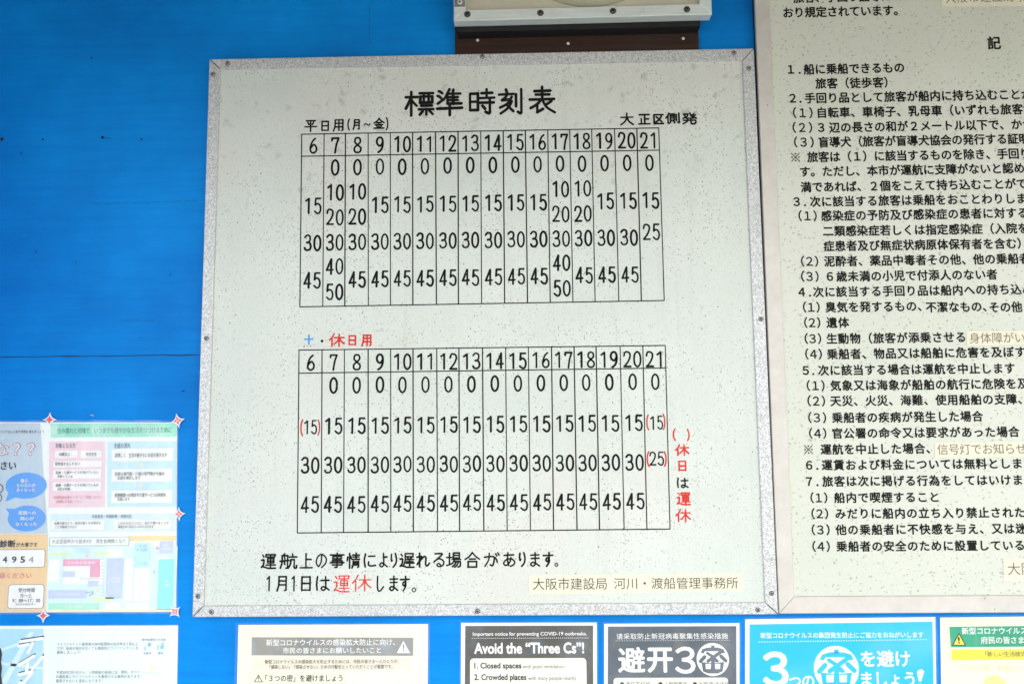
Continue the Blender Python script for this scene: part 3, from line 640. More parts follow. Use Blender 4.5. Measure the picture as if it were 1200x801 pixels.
ROWS = [
 (-2.2, [(936, 12.75, '旅客、手回り品等については、')]),
 (15.2, [(923.4, 13.0, 'おり規定されています。')]),
 (81.6, [(926.7, 10.3, '1.'), (948.1, 13.2, '船に乗船できるもの')]),
 (98.2, [(961.9, 13.4, '旅客（徒歩客）')]),
 (115.4, [(928.9, 9, '2.'), (949.2, 13.3, '手回り品として旅客が船内に持ち込むことがで')]),
 (132.4, [(929.5, 11, '（1）'), (963, 13.43, '自転車、車椅子、乳母車（いずれも旅客が')]),
 (149.7, [(929, 11, '（2）'), (962.4, 15.7, '3'), (978, 13.27, '辺の長さの和が2メートル以下で、かつ')]),
 (166.8, [(930.8, 11, '（3）'), (965.2, 13.0, '盲導犬（旅客が盲導犬協会の発行する証明書')]),
 (184.3, [(932.2, 13, '※'), (952.3, 13.03, '旅客は（1）に該当するものを除き、手回り品')]),
 (201.4, [(943.2, 13.16, 'す。ただし、本市が運航に支障がないと認めら')]),
 (219.5, [(944.6, 13.23, '満であれば、2個をこえて持ち込むことができ')]),
 (236.5, [(933.7, 9.5, '3.'), (955.3, 13.37, '次に該当する旅客は乗船をおことわりします')]),
 (253.1, [(936, 10.2, '（1）'), (968.5, 13.47, '感染症の予防及び感染症の患者に対する')]),
 (271, [(970.5, 13.38, '二類感染症若しくは指定感染症（入院を')]),
 (288.5, [(971.4, 13.3, '症患者及び無症状病原体保有者を含む）')]),
 (306.3, [(938.9, 9.6, '（2）'), (972, 13.4, '泥酔者、薬品中毒者その他、他の乗船者')]),
 (324, [(939, 9.8, '（3）'), (972.5, 14, '6'), (986.3, 13.5, '歳未満の小児で付添人のない者')]),
 (342.2, [(939.5, 9.5, '4.'), (959, 13.57, '次に該当する手回り品は船内への持ち込み')]),
 (360, [(941.2, 9.3, '（1）'), (973.4, 13.5, '臭気を発するもの、'), (1091.2, 13.3, '不潔なもの、'), (1165, 13.3, 'その他')]),
 (378.1, [(942.6, 9, '（2）'), (974.8, 13.8, '遺体')]),
 (396.8, [(943.2, 9.2, '（3）'), (974.8, 13.7, '生動物（旅客が添乗させる')]),
 (414.9, [(943.8, 9.3, '（4）'), (975.4, 13.7, '乗船者、物品又は船舶に危害を及ぼす')]),
 (433.9, [(944.4, 8.5, '5.'), (965, 13.58, '次に該当する場合は運航を中止します')]),
 (451.8, [(945.6, 10, '（1）'), (979.3, 13.65, '気象又は海象が船舶の航行に危険を及')]),
 (469.8, [(946.5, 9.8, '（2）'), (979.3, 13.68, '天災、火災、海難、使用船舶の支障、')]),
 (489.3, [(947.4, 10, '（3）'), (981.2, 13.64, '乗船者の疾病が発生した場合')]),
 (507.7, [(948.4, 9.6, '（4）'), (981.2, 13.74, '官公署の命令又は要求があった場合')]),
 (526.4, [(947.4, 13, '※'), (968, 13.7, '運航を中止した場合、')]),
 (544.8, [(948.2, 9.4, '6.'), (969.2, 13.86, '運賃および料金については無料とします')]),
 (563.9, [(948.2, 9.6, '7.'), (970, 13.85, '旅客は次に掲げる行為をしてはいけませ')]),
 (583, [(950, 9.4, '（1）'), (983.8, 13.86, '船内で喫煙すること')]),
 (601.7, [(951.2, 9.3, '（2）'), (984.9, 13.94, 'みだりに船内の立ち入り禁止された')]),
 (620.5, [(951.5, 10, '（3）'), (985.7, 14.0, '他の乗船者に不快感を与え、又は迷')]),
 (640, [(952.3, 9.7, '（4）'), (986.4, 13.84, '乗船者の安全のために設置している')]),
]
m = MB()
for y, runs in ROWS:
    for x, p, t in runs:
        px = x
        if t[0] == '（' and len(t) == 3:
            cells(m, '（', x-2.5, y, 1, 13, YRL, MRUL, RW); cells(m, t[1], x+p, y, 1, 13.6, YRL, MRUL, RW*.7); cells(m, '）', x+2*p+3.0, y, 1, 13, YRL, MRUL, RW)
        else: cells(m, t, x, y, p, 13.1, YRL, MRUL, RW)
cells(m, '記', 1165, 50.8, 1, 16, YRL, MRUL, RW)
m.build('rules_lettering', rules)
def rule_label(q, runs, wt=-.006):
    m = MB(); m.prism(list(reversed(corners(q, YRL))), YRL-.0004, YRP, MCREAM2); o = m.build('paper_label', rules)
    m = MB()
    for t, x, y, p, s_ in runs: cells(m, t, x, y, p, s_, YRL-.0006, MSEPIA2)
    m.build('lettering', o)
MCREAM2 = ink((.70, .67, .52), .55, .08); MSEPIA2 = ink((.16, .13, .09), .6, .2)
rule_label([(1103.5, -12), (1230, -14), (1231, 6), (1104, 8)], [('大阪市建設局', 1114, -2, 13.6, 13), ('河川・渡船管理事務所', 1200, -2.5, 13.6, 13)][:2])
rule_label([(1132.6, 388.2), (1232, 387.2), (1232, 403), (1133, 404.4)], [('身体障がい', 1142.2, 396.2, 13.2, 13.4)])
rule_label([(1095.2, 518.4), (1232, 517), (1232, 534), (1095.6, 535.6)], [('信号灯でお知らせ', 1104.8, 526.4, 13.1, 13.6)])
rule_label([(1175.6, 653.6), (1300, 652), (1300, 678), (1176.4, 679.8)], [('大阪市', 1188.2, 666.3, 16, 16)])

# ================================================================== clock case over the timetable
case = thing('clock_case', 'shallow aluminium framed case bolted above the timetable, lower part only in view', 'display case', (.52, YW, 2.2))
YC, YCB = -.036, -.016
c_l, c_r = B(531.6, 24.5, YC), B(834.4, 16.8, YC)
lvl = (c_l[1]+c_r[1])/2
x0, x1 = c_l[0], c_r[0]; z0 = c_l[1]; zr = c_r[1]
hi = B(540, 11.8, YC)[1]-B(540, 24.5, YC)[1]      # height of the rail's face
wv = B(834.4, 5, YC)[0]-B(820.2, 5, YC)[0]
top = z0+.30
tilt = (zr-z0)/(x1-x0)
Oc = [(x0, top), (x1, top+tilt*(x1-x0)), (x1, zr), (x0, z0)]
Ic = [(x0+wv, top-hi), (x1-wv, top-hi), (x1-wv, zr+hi-tilt*wv), (x0+wv, z0+hi+tilt*wv)]
frame(case, Oc, Ic, YC, YCB, MAL, .0012, .0002)
m = MB(); m.prism([(x0+.002, z0+.002), (x1-.002, zr+.002), (x1-.002, top), (x0+.002, top)], YC+.010, YCB+.002, ink((.52, .49, .38), .55, .06)); m.build('back_panel', case)
m = MB(); BLK_R = B(818.6, 30, .0)[0]; m.prism([(x0+.004, z0-.0085), (BLK_R, zr-.0085), (BLK_R, top-.01), (x0+.004, top-.01)], YCB+.0021, .0098, MDARK); m.build('case_shadow_block', case)  # dark block added as the black shadow strip under the case
for px, py in ((547.7, 16.9), (633.3, 15.4), (718.3, 13.1), (805, 11.2)): screw(case, px, py, YC, 3.3, ink((.075, .06, .045), .5, .3, .4), .003, True, 'bolt')
m = MB(); a = B(532.6, -8, YC-.002); c = B(544.8, 7.4, YC-.002); m.box(a[0], c[1], c[0], a[1], YC-.002, YC, ink((.20, .21, .17), .45, .2, .5), .0004)
lp = m.build('latch_plate', case)
x, z = B(539, 2.8, YC-.002); k = PXM(539, 3, YC)[0]
m = MB(); m.lathe(x, z, [(0, YC-.0036), (2.2*k, YC-.0034), (3*k, YC-.002)], MSTEEL, 14); m.lathe(x, z, [(0, YC-.0042), (1.0*k, YC-.0040), (1.2*k, YC-.0034)], MDARK, 10); m.build('screw', lp)
clk = thing('wall_clock', 'round clock with pale olive rim inside the aluminium case, only its lowest curve visible', 'clock', (.57, YC+.010, 2.3))
yb_ = YC+.0098; cc = B(692, 8.6, yb_); k = PXM(692, 8, yb_)[0]; RC = .150
cx_, cz_ = cc[0], cc[1]+RC
m = MB(); MRIM = ink((.40, .385, .28), .35, .08, .5); MFACE = ink((.70, .69, .60), .5, .05)
m.lathe(cx_, cz_, [(RC-.016, yb_-.006), (RC-.010, yb_-.009), (RC-.004, yb_-.008), (RC, yb_-.003), (RC+.0005, yb_)], MRIM, 64); m.build('rim', clk, True)
m = MB(); m.disc(cx_, cz_, RC-.0155, RC-.0155, yb_-.003, MFACE, 64); m.build('dial', clk)

plank = thing('wooden_plank', 'dark brown wooden plank between the clock case and the timetable', 'plank', (.52, YW, 2.17))
a = B(533.2, 58, .010); c = B(819.3, 55, .010)
m = MB(); m.box(a[0], 2.09, c[0], 2.40, .010, YW, MWD, .0012); m.build('board', plank)
for px, py in ((559.7, 47.4), (665.7, 51.3), (800.5, 45.4)): screw(plank, px, py, .010, 1.9, MSTEEL, .0018, False)

# ================================================================== posters on the wall
YS = YW-.0012                                  # face of a poster sheet
def poster(name, label, film, sheet_q, col, cat='poster', film_mat=None):
    fq = corners(film, YS); cx = sum(p[0] for p in fq)/4; cz = min(p[1] for p in fq)
    t = thing(name, label, cat, (cx, YW, cz))
    s = MB(); s.prism(list(reversed(corners(sheet_q, YS))), YS, YW-.0004, ink(col, .5, .05)); s.build('sheet', t)
    f = MB(); f.poly(list(reversed(fq)), YS-.0016, film_mat or MFILM); f.build('laminate_film', t)
    return t
L1, L2, L3, L4 = YS-.0003, YS-.0006, YS-.0009, YS-.0012
BOT = 985                                       # sheets run on below the picture
WHT = ink((.84, .84, .80), .5, .04); CRM = ink((.82, .80, .62), .5, .04)

# --- health check leaflet, lower left
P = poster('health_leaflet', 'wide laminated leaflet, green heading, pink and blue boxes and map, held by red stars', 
           [(-112, 491.5), (209.6, 492.2), (208.4, 718.2), (-114, 719.5)], [(-110, 494), (207.6, 494.6), (206.4, 716.4), (-112, 717.6)], (.84, .87, .86), 'poster', m_film(.06, .14, (12, 1, 1.2), 1.6, .42, .62))  # upright milky stripes in this film paint in glare streaks
m = MB()
quad_px(m, [(-109, 495), (47, 495.6), (56, 625), (-109, 624)], L1, ink((.52, .62, .68), .5, .06))
quad_px(m, [(-109, 624.4), (56.2, 625.4), (55.4, 716.6), (-110, 716.8)], L1, ink((.82, .60, .32), .5, .05))
quad_px(m, [(59.4, 495.8), (207.4, 495.4), (207.2, 511.6), (59.2, 512)], L1, m_faded_dark((.26, .70, .53), (.36, .76, .60), (.62, .85, .70)))
PK, LB, LV = ink((.82, .62, .66), .5, .05), ink((.55, .75, .84), .5, .05), ink((.55, .62, .83), .5, .06)
quad_px(m, [(57.6, 517), (123.4, 516.6), (123, 594), (56.8, 594.4)], L1, PK); quad_px(m, [(126, 516.8), (207, 516.6), (206.8, 593.4), (125.6, 593.8)], L1, LB)
quad_px(m, [(58.8, 601.6), (205, 601), (204.8, 622), (58.6, 622.6)], L1, ink((.64, .77, .83), .5, .04))
for x0, y0, x1, y1 in ((64.6, 527.8, 90.5, 536), (95, 527.8, 118.6, 536), (62.4, 540, 118.6, 546.6), (62.4, 550, 118, 560), (62.4, 564.8, 118, 574.6),
                       (131, 525.6, 203, 539.4), (131, 549.6, 201.4, 563.6), (131, 574.6, 201.4, 588.4), (60.4, 609.4, 121.6, 619.8), (134.4, 609, 199.8, 619)):
    rect_px(m, x0, y0, x1, y1, L2, WHT)
rrect_px(m, -105, 644, 52.4, 664.4, 3, L2, ink((.2, .2, .2))); rrect_px(m, -105, 644.6, 51.8, 663.8, 2.6, L3, WHT)
rrect_px(m, 10, 684.2, 50.8, 712.4, 3.5, L2, ink((.25, .25, .24))); rrect_px(m, 10.6, 684.8, 50.2, 711.8, 3.2, L3, WHT)
rect_px(m, 58, 629.2, 151.2, 638.8, L3, ink((.16, .50, .48))); rect_px(m, 58.7, 629.8, 150.6, 638.2, L4, WHT)
AR = ink((.82, .76, .5), .6, .05)
for cx, cy in ((166, 544.5), (165.6, 569)): tri_px(m, cx-3, cy+3, cx+3, cy-3, L3, AR)
m.build('printed_boxes', P)
m = MB()
for cx, cy, rx, ry, tail in ((30.6, 568.6, 24.2, 15.4, [(11, 574), (19, 582), (6.2, 587.6)]), (31.4, 607, 22.3, 15.2, [(20, 596), (11, 602), (6.6, 595.2)])):
    disc_px(m, cx, cy, rx, ry, L2, ink((.10, .36, .78), .5, .06)); q = corners(tail, L2-.00005)
    ar = sum(q[i][0]*q[(i+1) % 3][1]-q[(i+1) % 3][0]*q[i][1] for i in range(3)); m.poly(q if ar > 0 else list(reversed(q)), L2-.00005, ink((.10, .36, .78), .5, .06))
m.build('speech_bubble', P)
m = MB()
rect_px(m, 57, 640.6, 205.6, 715.4, L2, ink((.66, .82, .88), .5, .04)); rect_px(m, 151, 627.4, 205.6, 633, L2, ink((.84, .68, .34), .5, .05))
wh = WHT; 
for x0, y0, x1, y1, mt in ((57.6, 655, 69, 681, wh), (75, 655, 121, 684, wh), (125, 641.8, 143.6, 652, wh), (147, 654, 154, 704, wh), (158, 665, 174, 703, wh), (123.6, 705.6, 141, 713, wh), (147, 706, 174, 713, wh), (184, 652, 199, 655.2, wh)):
    rect_px(m, x0, y0, x1, y1, L3, mt)
PNK = ink((.80, .36, .50), .5, .05); TL = ink((.28, .76, .72), .5, .06); YG = ink((.74, .84, .42), .5, .06)
for x0, y0, x1, y1, mt in ((74, 654.8, 117, 662.6, PNK), (105.6, 662.4, 117, 675.8, PNK), (73.6, 669, 88, 675.4, LV), (57, 691, 101.4, 700.4, LV), (103, 680, 115.4, 686.6, LV), (125.4, 654, 142.8, 700.8, LV),
                           (88, 641.8, 104.4, 648.4, ink((.55, .76, .84))), (157.8, 636, 174.8, 664, ink((.52, .77, .82))), (187, 634, 202.4, 647.8, LV), (186, 654.6, 202.4, 713.6, TL), (57, 706.6, 115.4, 713.4, ink((.42, .78, .60), .5, .05)),
                           (60, 647, 82, 650, YG), (110, 646.6, 128, 649.4, YG), (107, 699.4, 133, 703.4, YG), (57, 713.8, 205.6, 715.8, ink((.84, .78, .52)))):
    rect_px(m, x0, y0, x1, y1, L4, mt)
dk = ink((.25, .34, .40))
dots_px(m, 120.4, 655, 120.6, 697, 12, 1.1, L4, dk); dots_px(m, 95, 677.6, 117, 677.4, 8, 1.1, L4, dk)
for a in ((101, 693.6, 107, 693), (104.6, 697.6, 108.4, 694.4), (108, 691.6, 109.6, 696)): line_px(m, *a, .9, L4, dk)
disc_px(m, 102, 650.6, 2, 2, L4-.0001, ink((.84, .60, .52)), 12); disc_px(m, 114, 691, 2.2, 2.2, L4-.0001, ink((.84, .70, .50)), 12); disc_px(m, 184.4, 642, 1.8, 1.8, L4-.0001, ink((.8, .45, .5)), 12)
m.build('street_map', P)
m = MB(); GT, GD = ink((.07, .10, .11), .6, .1, .12), ink((.025, .028, .03), .6, .1, .12)
LT = L4-.0001
fit(m, '住み慣れた地域で、いつまでも健やかな生活をつづけるために', 67, 500.2, 201.4, 507.4, LT, ink((.08, .25, .22)))
for t, x0, y0, x1, y1 in (('対象となる方', 65, 518.8, 88.4, 524.6), ('40歳以上', 69, 529.6, 82.4, 534), ('市内在住', 100.6, 529.6, 113, 534), ('認知症かもしれない', 64.6, 541, 93.6, 545),
    ('医療・介護サービスを受けていない', 65.4, 551.4, 115.4, 555), ('中断している', 67.2, 556.2, 85, 559.6), ('医療・介護サービスを受けているが', 65.4, 566.2, 115.4, 569.8), ('対応が困難', 67.2, 571, 82, 574.2),
    ('支援の流れ', 133.4, 518.8, 153, 524.8), ('訪問して、生活の様子などお話を聴きます', 134.6, 530.4, 195.6, 535.4), ('医療の専門職・介護の専門職が今後の', 134.6, 552.4, 192.6, 557), ('支援を検討します', 137.4, 557.4, 164.6, 561.6),
    ('医療機関への受診や介護サービスの利用を', 134.6, 577.2, 194.6, 582), ('支援します', 137.4, 582.6, 152, 586.4), ('早期発見・早期診断・早期対応', 107.6, 602.6, 154.4, 606.8),
    ('治療や薬などで、症状が軽くなる場合も', 63.4, 610.8, 118, 614.2), ('ことが期待できます', 64.6, 615.4, 90, 618.6), ('これからのことなど、自分で選べることが', 138.4, 610.6, 197.6, 614.2), ('病気を早く知るきっかけになります', 138.4, 615, 180, 618.4),
    ('大正区役所から徒歩5分　済生会病院となり', 61, 631.2, 147, 636.2)):
    fit(m, t, x0, y0, x1, y1, LT, GT, .004)
rose = ink((.62, .22, .26)); 
fit(m, '地域包括支援センターにご相談ください', 62.6, 580.2, 119.4, 584, LT, rose); fit(m, 'お気軽にお電話ください', 65.6, 585.4, 95.6, 589, LT, rose)
fit(m, '早期診断', -18.4, 632.4, 18, 641, LT, GD, .03); fit(m, 'が大事です', 18.9, 635, 43.8, 640.4, LT, GD, .008)
for t, x0 in (('4', 3), ('9', 13.8), ('5', 23.8)): fit(m, t, x0, 651.4, x0+5.6, 658.8, LT, GD, .022)
fit(m, '4', 33.4, 651.4, 39.4, 658.8, LT, ink((.33, .35, .36)), .008)
fit(m, '相談ください', -9.2, 670.4, 37, 677.2, LT, ink((.78, .22, .22)), .008)
fit(m, '受付時間', 21.4, 688.4, 40.8, 693.4, LT, GT, .006); fit(m, '月～土', 23.5, 695, 37.2, 699.6, LT, GT, .006); fit(m, '9：00～17：00', 14.6, 701, 47, 705.2, LT, GD, .006)
fit(m, '祝日年末年始を除く', 18.6, 706.4, 41, 708.6, LT, GT)
fit(m, 'さい', .7, 540.4, 18.8, 549.8, LT, GD, .022); fit(m, 'だ', -10, 540.4, -1, 549.8, LT, GD, .022)
rout = ink((.55, .16, .17)); pale = ink((.72, .76, .80))
for t, x0, x1 in (('な', -5, 10.4), ('？', 14, 23.6), ('？', 30.6, 40.6)):
    fit(m, t, x0-.4, 518.6, x1+.4, 533.8, LT, rout, .030); fit(m, t, x0+.4, 519.4, x1-.4, 533, LT-.0001, pale, .004)
fit(m, '認知症について正しく知り早期に備えましょう', -12, 503.8, 51.4, 507.2, LT, GT)
for t, x0, x1, yc in (('最近、', 24.4, 34.4, 562.8), ('もの忘れが', 19.6, 41.6, 568.2), ('多くなった', 19.4, 41.2, 573.7), ('周囲への', 21.4, 42, 600.6), ('関心が', 24, 40, 607), ('なくなった', 18.4, 43.4, 613.6)):
    fit(m, t, x0, yc-2.2, x1, yc+2.2, LT, WHT, .012)
for t, x0, y0, x1, y1 in (('済生会泉尾病院', 78, 657, 112, 660.4), ('大正区民', 127, 675.6, 141, 678.6), ('文化会館', 127, 679.4, 141, 682), ('大阪府立大正高等学校', 66, 694.4, 94, 697.4), ('大正', 191, 636.4, 198, 639.6), ('消防署', 189.6, 641, 200, 644), ('千島', 191.4, 679, 197, 682), ('公園', 190.6, 683.6, 198, 686.6), ('千島公園', 75, 708.4, 96, 711.6)):
    fit(m, t, x0, y0, x1, y1, LT, WHT)
for t, x0, y0, x1, y1 in (('大正', 162, 637.6, 172, 641), ('区役所', 160, 642.4, 173, 645.4), ('大通', 178.6, 667, 182, 672), ('バス停', 162, 658.4, 172, 661.2)): fit(m, t, x0, y0, x1, y1, LT, ink((.20, .42, .50)))
m.build('lettering', P)
m = MB()                                        # rim of a drawn face that the picture's edge cuts
c = B(-1.5, 572, L3); k = PXM(0, 572, L3)[0]; m.ring(c[0], c[1], 4.2*k, 5.6*k, L3, ink((.1, .1, .11)), 24); c = B(-3, 583, L3); m.ring(c[0], c[1], 4.4*k, 5.6*k, L3, ink((.1, .1, .11)), 24)
m.build('drawn_figure', P)

# --- life jacket poster below it
P = poster('lifejacket_poster', 'pale life jacket notice with a blue picture panel, below the leaflet with stars', [(-112, 731.4), (210, 731), (206, BOT), (-118, BOT)], [(-110, 733), (208.4, 732.2), (204.4, BOT-2), (-116, BOT-2)], (.80, .86, .84), 'poster', m_film(.05, .08, (10, 1, 1.2), 1.6, .45, .66))  # glare streaks put into the film as stretched haze
m = MB(); skyb = m_faded_dark((.40, .66, .78), (.47, .72, .82), (.62, .80, .86))
quad_px(m, [(-109, 736.6), (50.8, 736.4), (49, 900), (-112, 900)], L1, skyb)
PB = ink((.70, .82, .84), .5, .03)
quad_px(m, [(57, 736.6), (205, 736), (203, 900), (54.6, 900)], L1, ink((.76, .85, .83), .5, .03))
ray = ink((.66, .82, .86), .5, .04)
for a, b_, c_, d_ in (((0, 760), (50, 742), (50, 746), (0, 763)), ((0, 775), (50, 781), (50, 784), (0, 778)), ((0, 800), (34, 740), (40, 740), (8, 800))): m.poly(list(reversed(corners([a, b_, c_, d_], L2))), L2, ray)
for a in ((62, 774.6, 200, 773.6),): line_px(m, *a, .6, L2, PB)
m.build('printed_panel', P)
m = MB()
KANA = [((24, 750.2), (50, 746.4)), ((22, 755.6), (34, 753.4)), ((39, 752), (33, 763)), ((40, 767), (22, 777.6)), ((33, 772), (31, 786)), ((50, 768), (38, 782)), ((22, 789), (38, 785)), ((38, 786), (22, 806)), ((24, 798), (20, 803))]
for mat_, dx, dy_, w_, yy in ((GD, .9, -.9, 1.9, L3), (ink((.86, .88, .85)), 0, .6, 3.6, L3-.0003)):
    for a, b_ in KANA: line_px(m, a[0]+dx, a[1]+dy_*1.6, b_[0]+dx, b_[1]+dy_*1.6, w_, yy, mat_)
m.build('kana_title', P); m = MB()
fit(m, 'ライフジャケット着用者の海中転落時の生存率は２倍以上', 67, 752, 161.6, 756, L2, GT); fit(m, 'です！船長の指示がなくても積極的にライフジャケットを', 66.6, 757, 162, 760.8, L2, GT); fit(m, '着用しましょう！', 66.4, 761.8, 95, 765.6, L2, GT)
m.build('lettering', P); m = MB(); fit(m, '海中転落時の生存率', 166, 747.4, 194.4, 750.4, L2, GT); fit(m, '非着用', 168, 763.4, 177, 766.4, L2, GT); fit(m, '着用', 185, 763.2, 191, 766.2, L2, GT)
m.build('lettering', P); m = MB(); fit(m, '平成30年2月1日から、小型船舶の船長には、原則、すべて', 66, 785, 164, 789, L2, GT); fit(m, 'の乗船者にライフジャケットを着用させる義務があります！', 65.6, 790, 165.4, 794, L2, GT); fit(m, '着用させないと違反になります！', 65.4, 795, 120, 799, L2, GT)
m.build('lettering', P)
b1, b2 = ink((.22, .52, .72)), ink((.45, .62, .68))
for part, dot in ((((175, 754.8, 2.2, b1), (170, 758.6, 1.8, b2)), (170, 761)), (((190, 757.4, 2.4, b1), (185, 756.6, 1.8, b2), (190.6, 753.4, 1.2, b1)), (185, 760))):
    m = MB()
    for cx, cy, r, mt in part: disc_px(m, cx, cy, r, r*1.2, L2, mt, 14)
    rect_px(m, dot[0]-1.4, dot[1]-1.6, dot[0]+1.4, dot[1]+.8, L2-.0001, b2); m.build('pictogram', P)
m = MB(); tri_px(m, 175, 777.4, 183, 786, L2, ink((.80, .84, .52))); rect_px(m, 170, 787.6, 187, 788.4, L2, ink((.55, .68, .62)))
m.build('pictogram', P)
m = MB(); m.poly(corners([(-20, 760), (1.2, 759), (2.4, 766), (1.2, 774), (2.2, 782), (1.4, 790), (3, 803), (-20, 803)][::-1], L3), L3, GD); m.build('drawn_figure', P)

# --- cream request to citizens
P = poster('request_notice', 'cream paper notice with a grey heading band and white warning triangle', [(276.6, 729), (504, 729), (503, BOT), (270, BOT)], [(279.4, 731.6), (501.6, 730.6), (500, BOT-2), (273, BOT-2)], (.83, .80, .64), 'poster')
m = MB(); band = m_faded_dark((.24, .25, .24), (.32, .31, .28), (.33, .40, .46))
quad_px(m, [(295, 746), (484.4, 746.6), (484.2, 767.8), (294.6, 767.2)], L1, band); quad_px(m, [(297, 771), (481.6, 771), (481.6, 784.4), (296.6, 784.4)], L1, ink((.76, .70, .58), .5, .04))
rect_px(m, 296.4, 788, 404.6, 800.4, L1, ink((.6, .56, .48))); rect_px(m, 297, 788.5, 404, 799.9, L2, CRM); m.build('printed_panel', P)
m = MB(); tri_px(m, 465, 750, 480.6, 764.6, L2, WHT); fit(m, '!', 472, 754, 473.8, 763, L3, ink((.2, .2, .2)), .02)
m.build('warning_triangle', P); m = MB(); tri_px(m, 297.6, 789.4, 308, 798.6, L3, GD); tri_px(m, 299, 791.2, 306.6, 797.8, L4, CRM); fit(m, '!', 302.2, 792.4, 303.4, 797.2, L4-.0001, GD, .01); m.build('warning_triangle', P)
m = MB(); fit(m, '新型コロナウイルスの感染拡大防止に向け、', 312, 748.2, 463, 755.8, L2, WHT, .012); fit(m, '市民の皆さまにお願いしたいこと', 331.6, 757.8, 446.6, 765, L2, WHT, .012)
fit(m, '新型コロナウイルスの感染拡大を防止するためには、市民の皆さま一人ひとりが、', 310.4, 772.2, 467.4, 776.8, L2, GD, .006); fit(m, '「感染しない」「感染させない」ための行動をとっていただくことが重要です。', 316, 778.2, 460, 783, L2, GD, .006)
fit(m, '「３つの密」を避けましょう', 311, 789.8, 401.4, 798, L4, GD, .012); m.build('lettering', P)

# --- Avoid the Three Cs
P = poster('three_cs_poster', 'dark grey English poster headed Avoid the Three Cs', [(538.6, 727.2), (701, 727.4), (701, BOT), (537, BOT)], [(540.4, 729.2), (699.4, 728.8), (699.6, BOT-2), (539, BOT-2)], (.83, .83, .76), 'poster')
DG = m_faded_dark((.075, .070, .060), (.105, .100, .088), (.13, .16, .20))
m = MB(); quad_px(m, [(545.2, 732.8), (695, 732.4), (695.4, 970), (543.6, 970)], L1, DG); rrect_px(m, 550.8, 770.8, 690.6, 960, 4, L2, ink((.83, .82, .68), .5, .03)); dots_px(m, 553.4, 747.2, 689, 746.8, 60, .9, L2, WHT); m.build('printed_panel', P)
m = MB(); fit(m, 'Important notice for preventing COVID-19 outbreaks.', 554, 739.8, 687.6, 745.4, L2, WHT, .018)
fit(m, 'Avoid the “Three Cs”!', 555.6, 752, 684.6, 765.4, L2, WHT, .034)
fit(m, '1. Closed spaces', 555.8, 775.6, 611, 784.8, L3, GD, .030); fit(m, 'with poor ventilation.', 612.6, 777.8, 662.8, 784, L3, GT); fit(m, '2. Crowded places', 555.8, 789, 617, 798.4, L3, GD, .030); fit(m, 'with many people nearby.', 618.8, 791.4, 676.2, 797.8, L3, GT); m.build('lettering', P)

def mitsu(mb, cx, cy, rx, ry, yl, light, dark):
    """round badge: the character for 'dense' drawn heavy, its lower half a box with two windows"""
    disc_px(mb, cx, cy, rx, ry, yl, light); y2 = yl-.0002
    U = lambda a, b_: (cx+a*rx, cy+b_*ry)
    def bar(p, q, w): line_px(mb, *U(*p), *U(*q), w*rx, y2, dark)
    def pl(*ps):
        q = corners([U(*p) for p in ps], y2-.00006); ar = sum(q[i][0]*q[(i+1) % len(q)][1]-q[(i+1) % len(q)][0]*q[i][1] for i in range(len(q)))
        mb.poly(q if ar > 0 else list(reversed(q)), y2-.00006, dark)
    pl((-.10, -.84), (.10, -.84), (.10, -.68), (-.10, -.68))
    pl((-.74, -.40), (-.64, -.62), (-.30, -.72), (.30, -.72), (.66, -.62), (.76, -.40), (.56, -.36), (.48, -.50), (-.48, -.50), (-.56, -.36))
    bar((-.34, -.38), (-.12, -.24), .17); bar((.48, -.44), (-.30, .10), .20); bar((-.10, -.24), (.24, .06), .18); bar((-.50, -.16), (-.76, .12), .22); bar((.50, -.20), (.80, .08), .22); bar((.02, .04), (.30, .10), .16)
    pl((-.70, .16), (-.10, .22), (-.10, .04), (.12, .04), (.12, .22), (.70, .16), (.60, .72), (.30, .84), (-.30, .84), (-.60, .72))
    for x in (-.28, .30):
        q = [U(x-.17, .26), U(x+.17, .26), U(x+.15, .58), U(x-.15, .58)]; mb.poly(list(reversed(corners(q, y2-.0002))), y2-.0002, light)
# --- Chinese poster
P = poster('chinese_poster', 'dark slate Chinese poster with large numeral 3 and round white badge', [(706.4, 728.2), (868.2, 728), (869, BOT), (706, BOT)], [(708, 730.2), (866.4, 729.6), (867, BOT-2), (708, BOT-2)], (.83, .83, .76), 'poster')
SL = m_faded_dark((.085, .105, .125), (.11, .135, .165), (.19, .175, .16))
m = MB(); quad_px(m, [(712.4, 733.6), (862.8, 733), (863.4, 970), (712, 970)], L1, SL); rrect_px(m, 718.8, 793.6, 859.2, 960, 4, L2, ink((.83, .82, .68), .5, .03)); dots_px(m, 722, 750.2, 854.6, 749.6, 70, .7, L2, WHT); m.build('printed_panel', P)
m = MB(); fit(m, '请采取防止新冠病毒聚集性感染措施', 722.4, 741.2, 853, 748.4, L2, WHT, .006, 1.06)
fit(m, '避', 724, 757.4, 756, 787.6, L2, WHT, .026); fit(m, '开', 758.4, 758, 788.6, 787.6, L2, WHT, .030); fit(m, '３', 790.8, 756.8, 815, 788.8, L2, WHT, .018)
for t, x0, x1 in (('通风不好的', 732.6, 762), ('人群聚集的', 778.4, 805.6), ('近距离谈话的', 818, 855)): fit(m, t, x0, 798, x1, 804.6, L3, GT)
m.build('lettering', P)
for x in (729, 774, 814.4): m = MB(); disc_px(m, x, 801.2, 2.6, 2.8, L3, GD, 16); m.build('list_dot', P)
m = MB(); mitsu(m, 835.3, 772, 19, 19.4, L2, WHT, SL); m.build('round_badge', P)
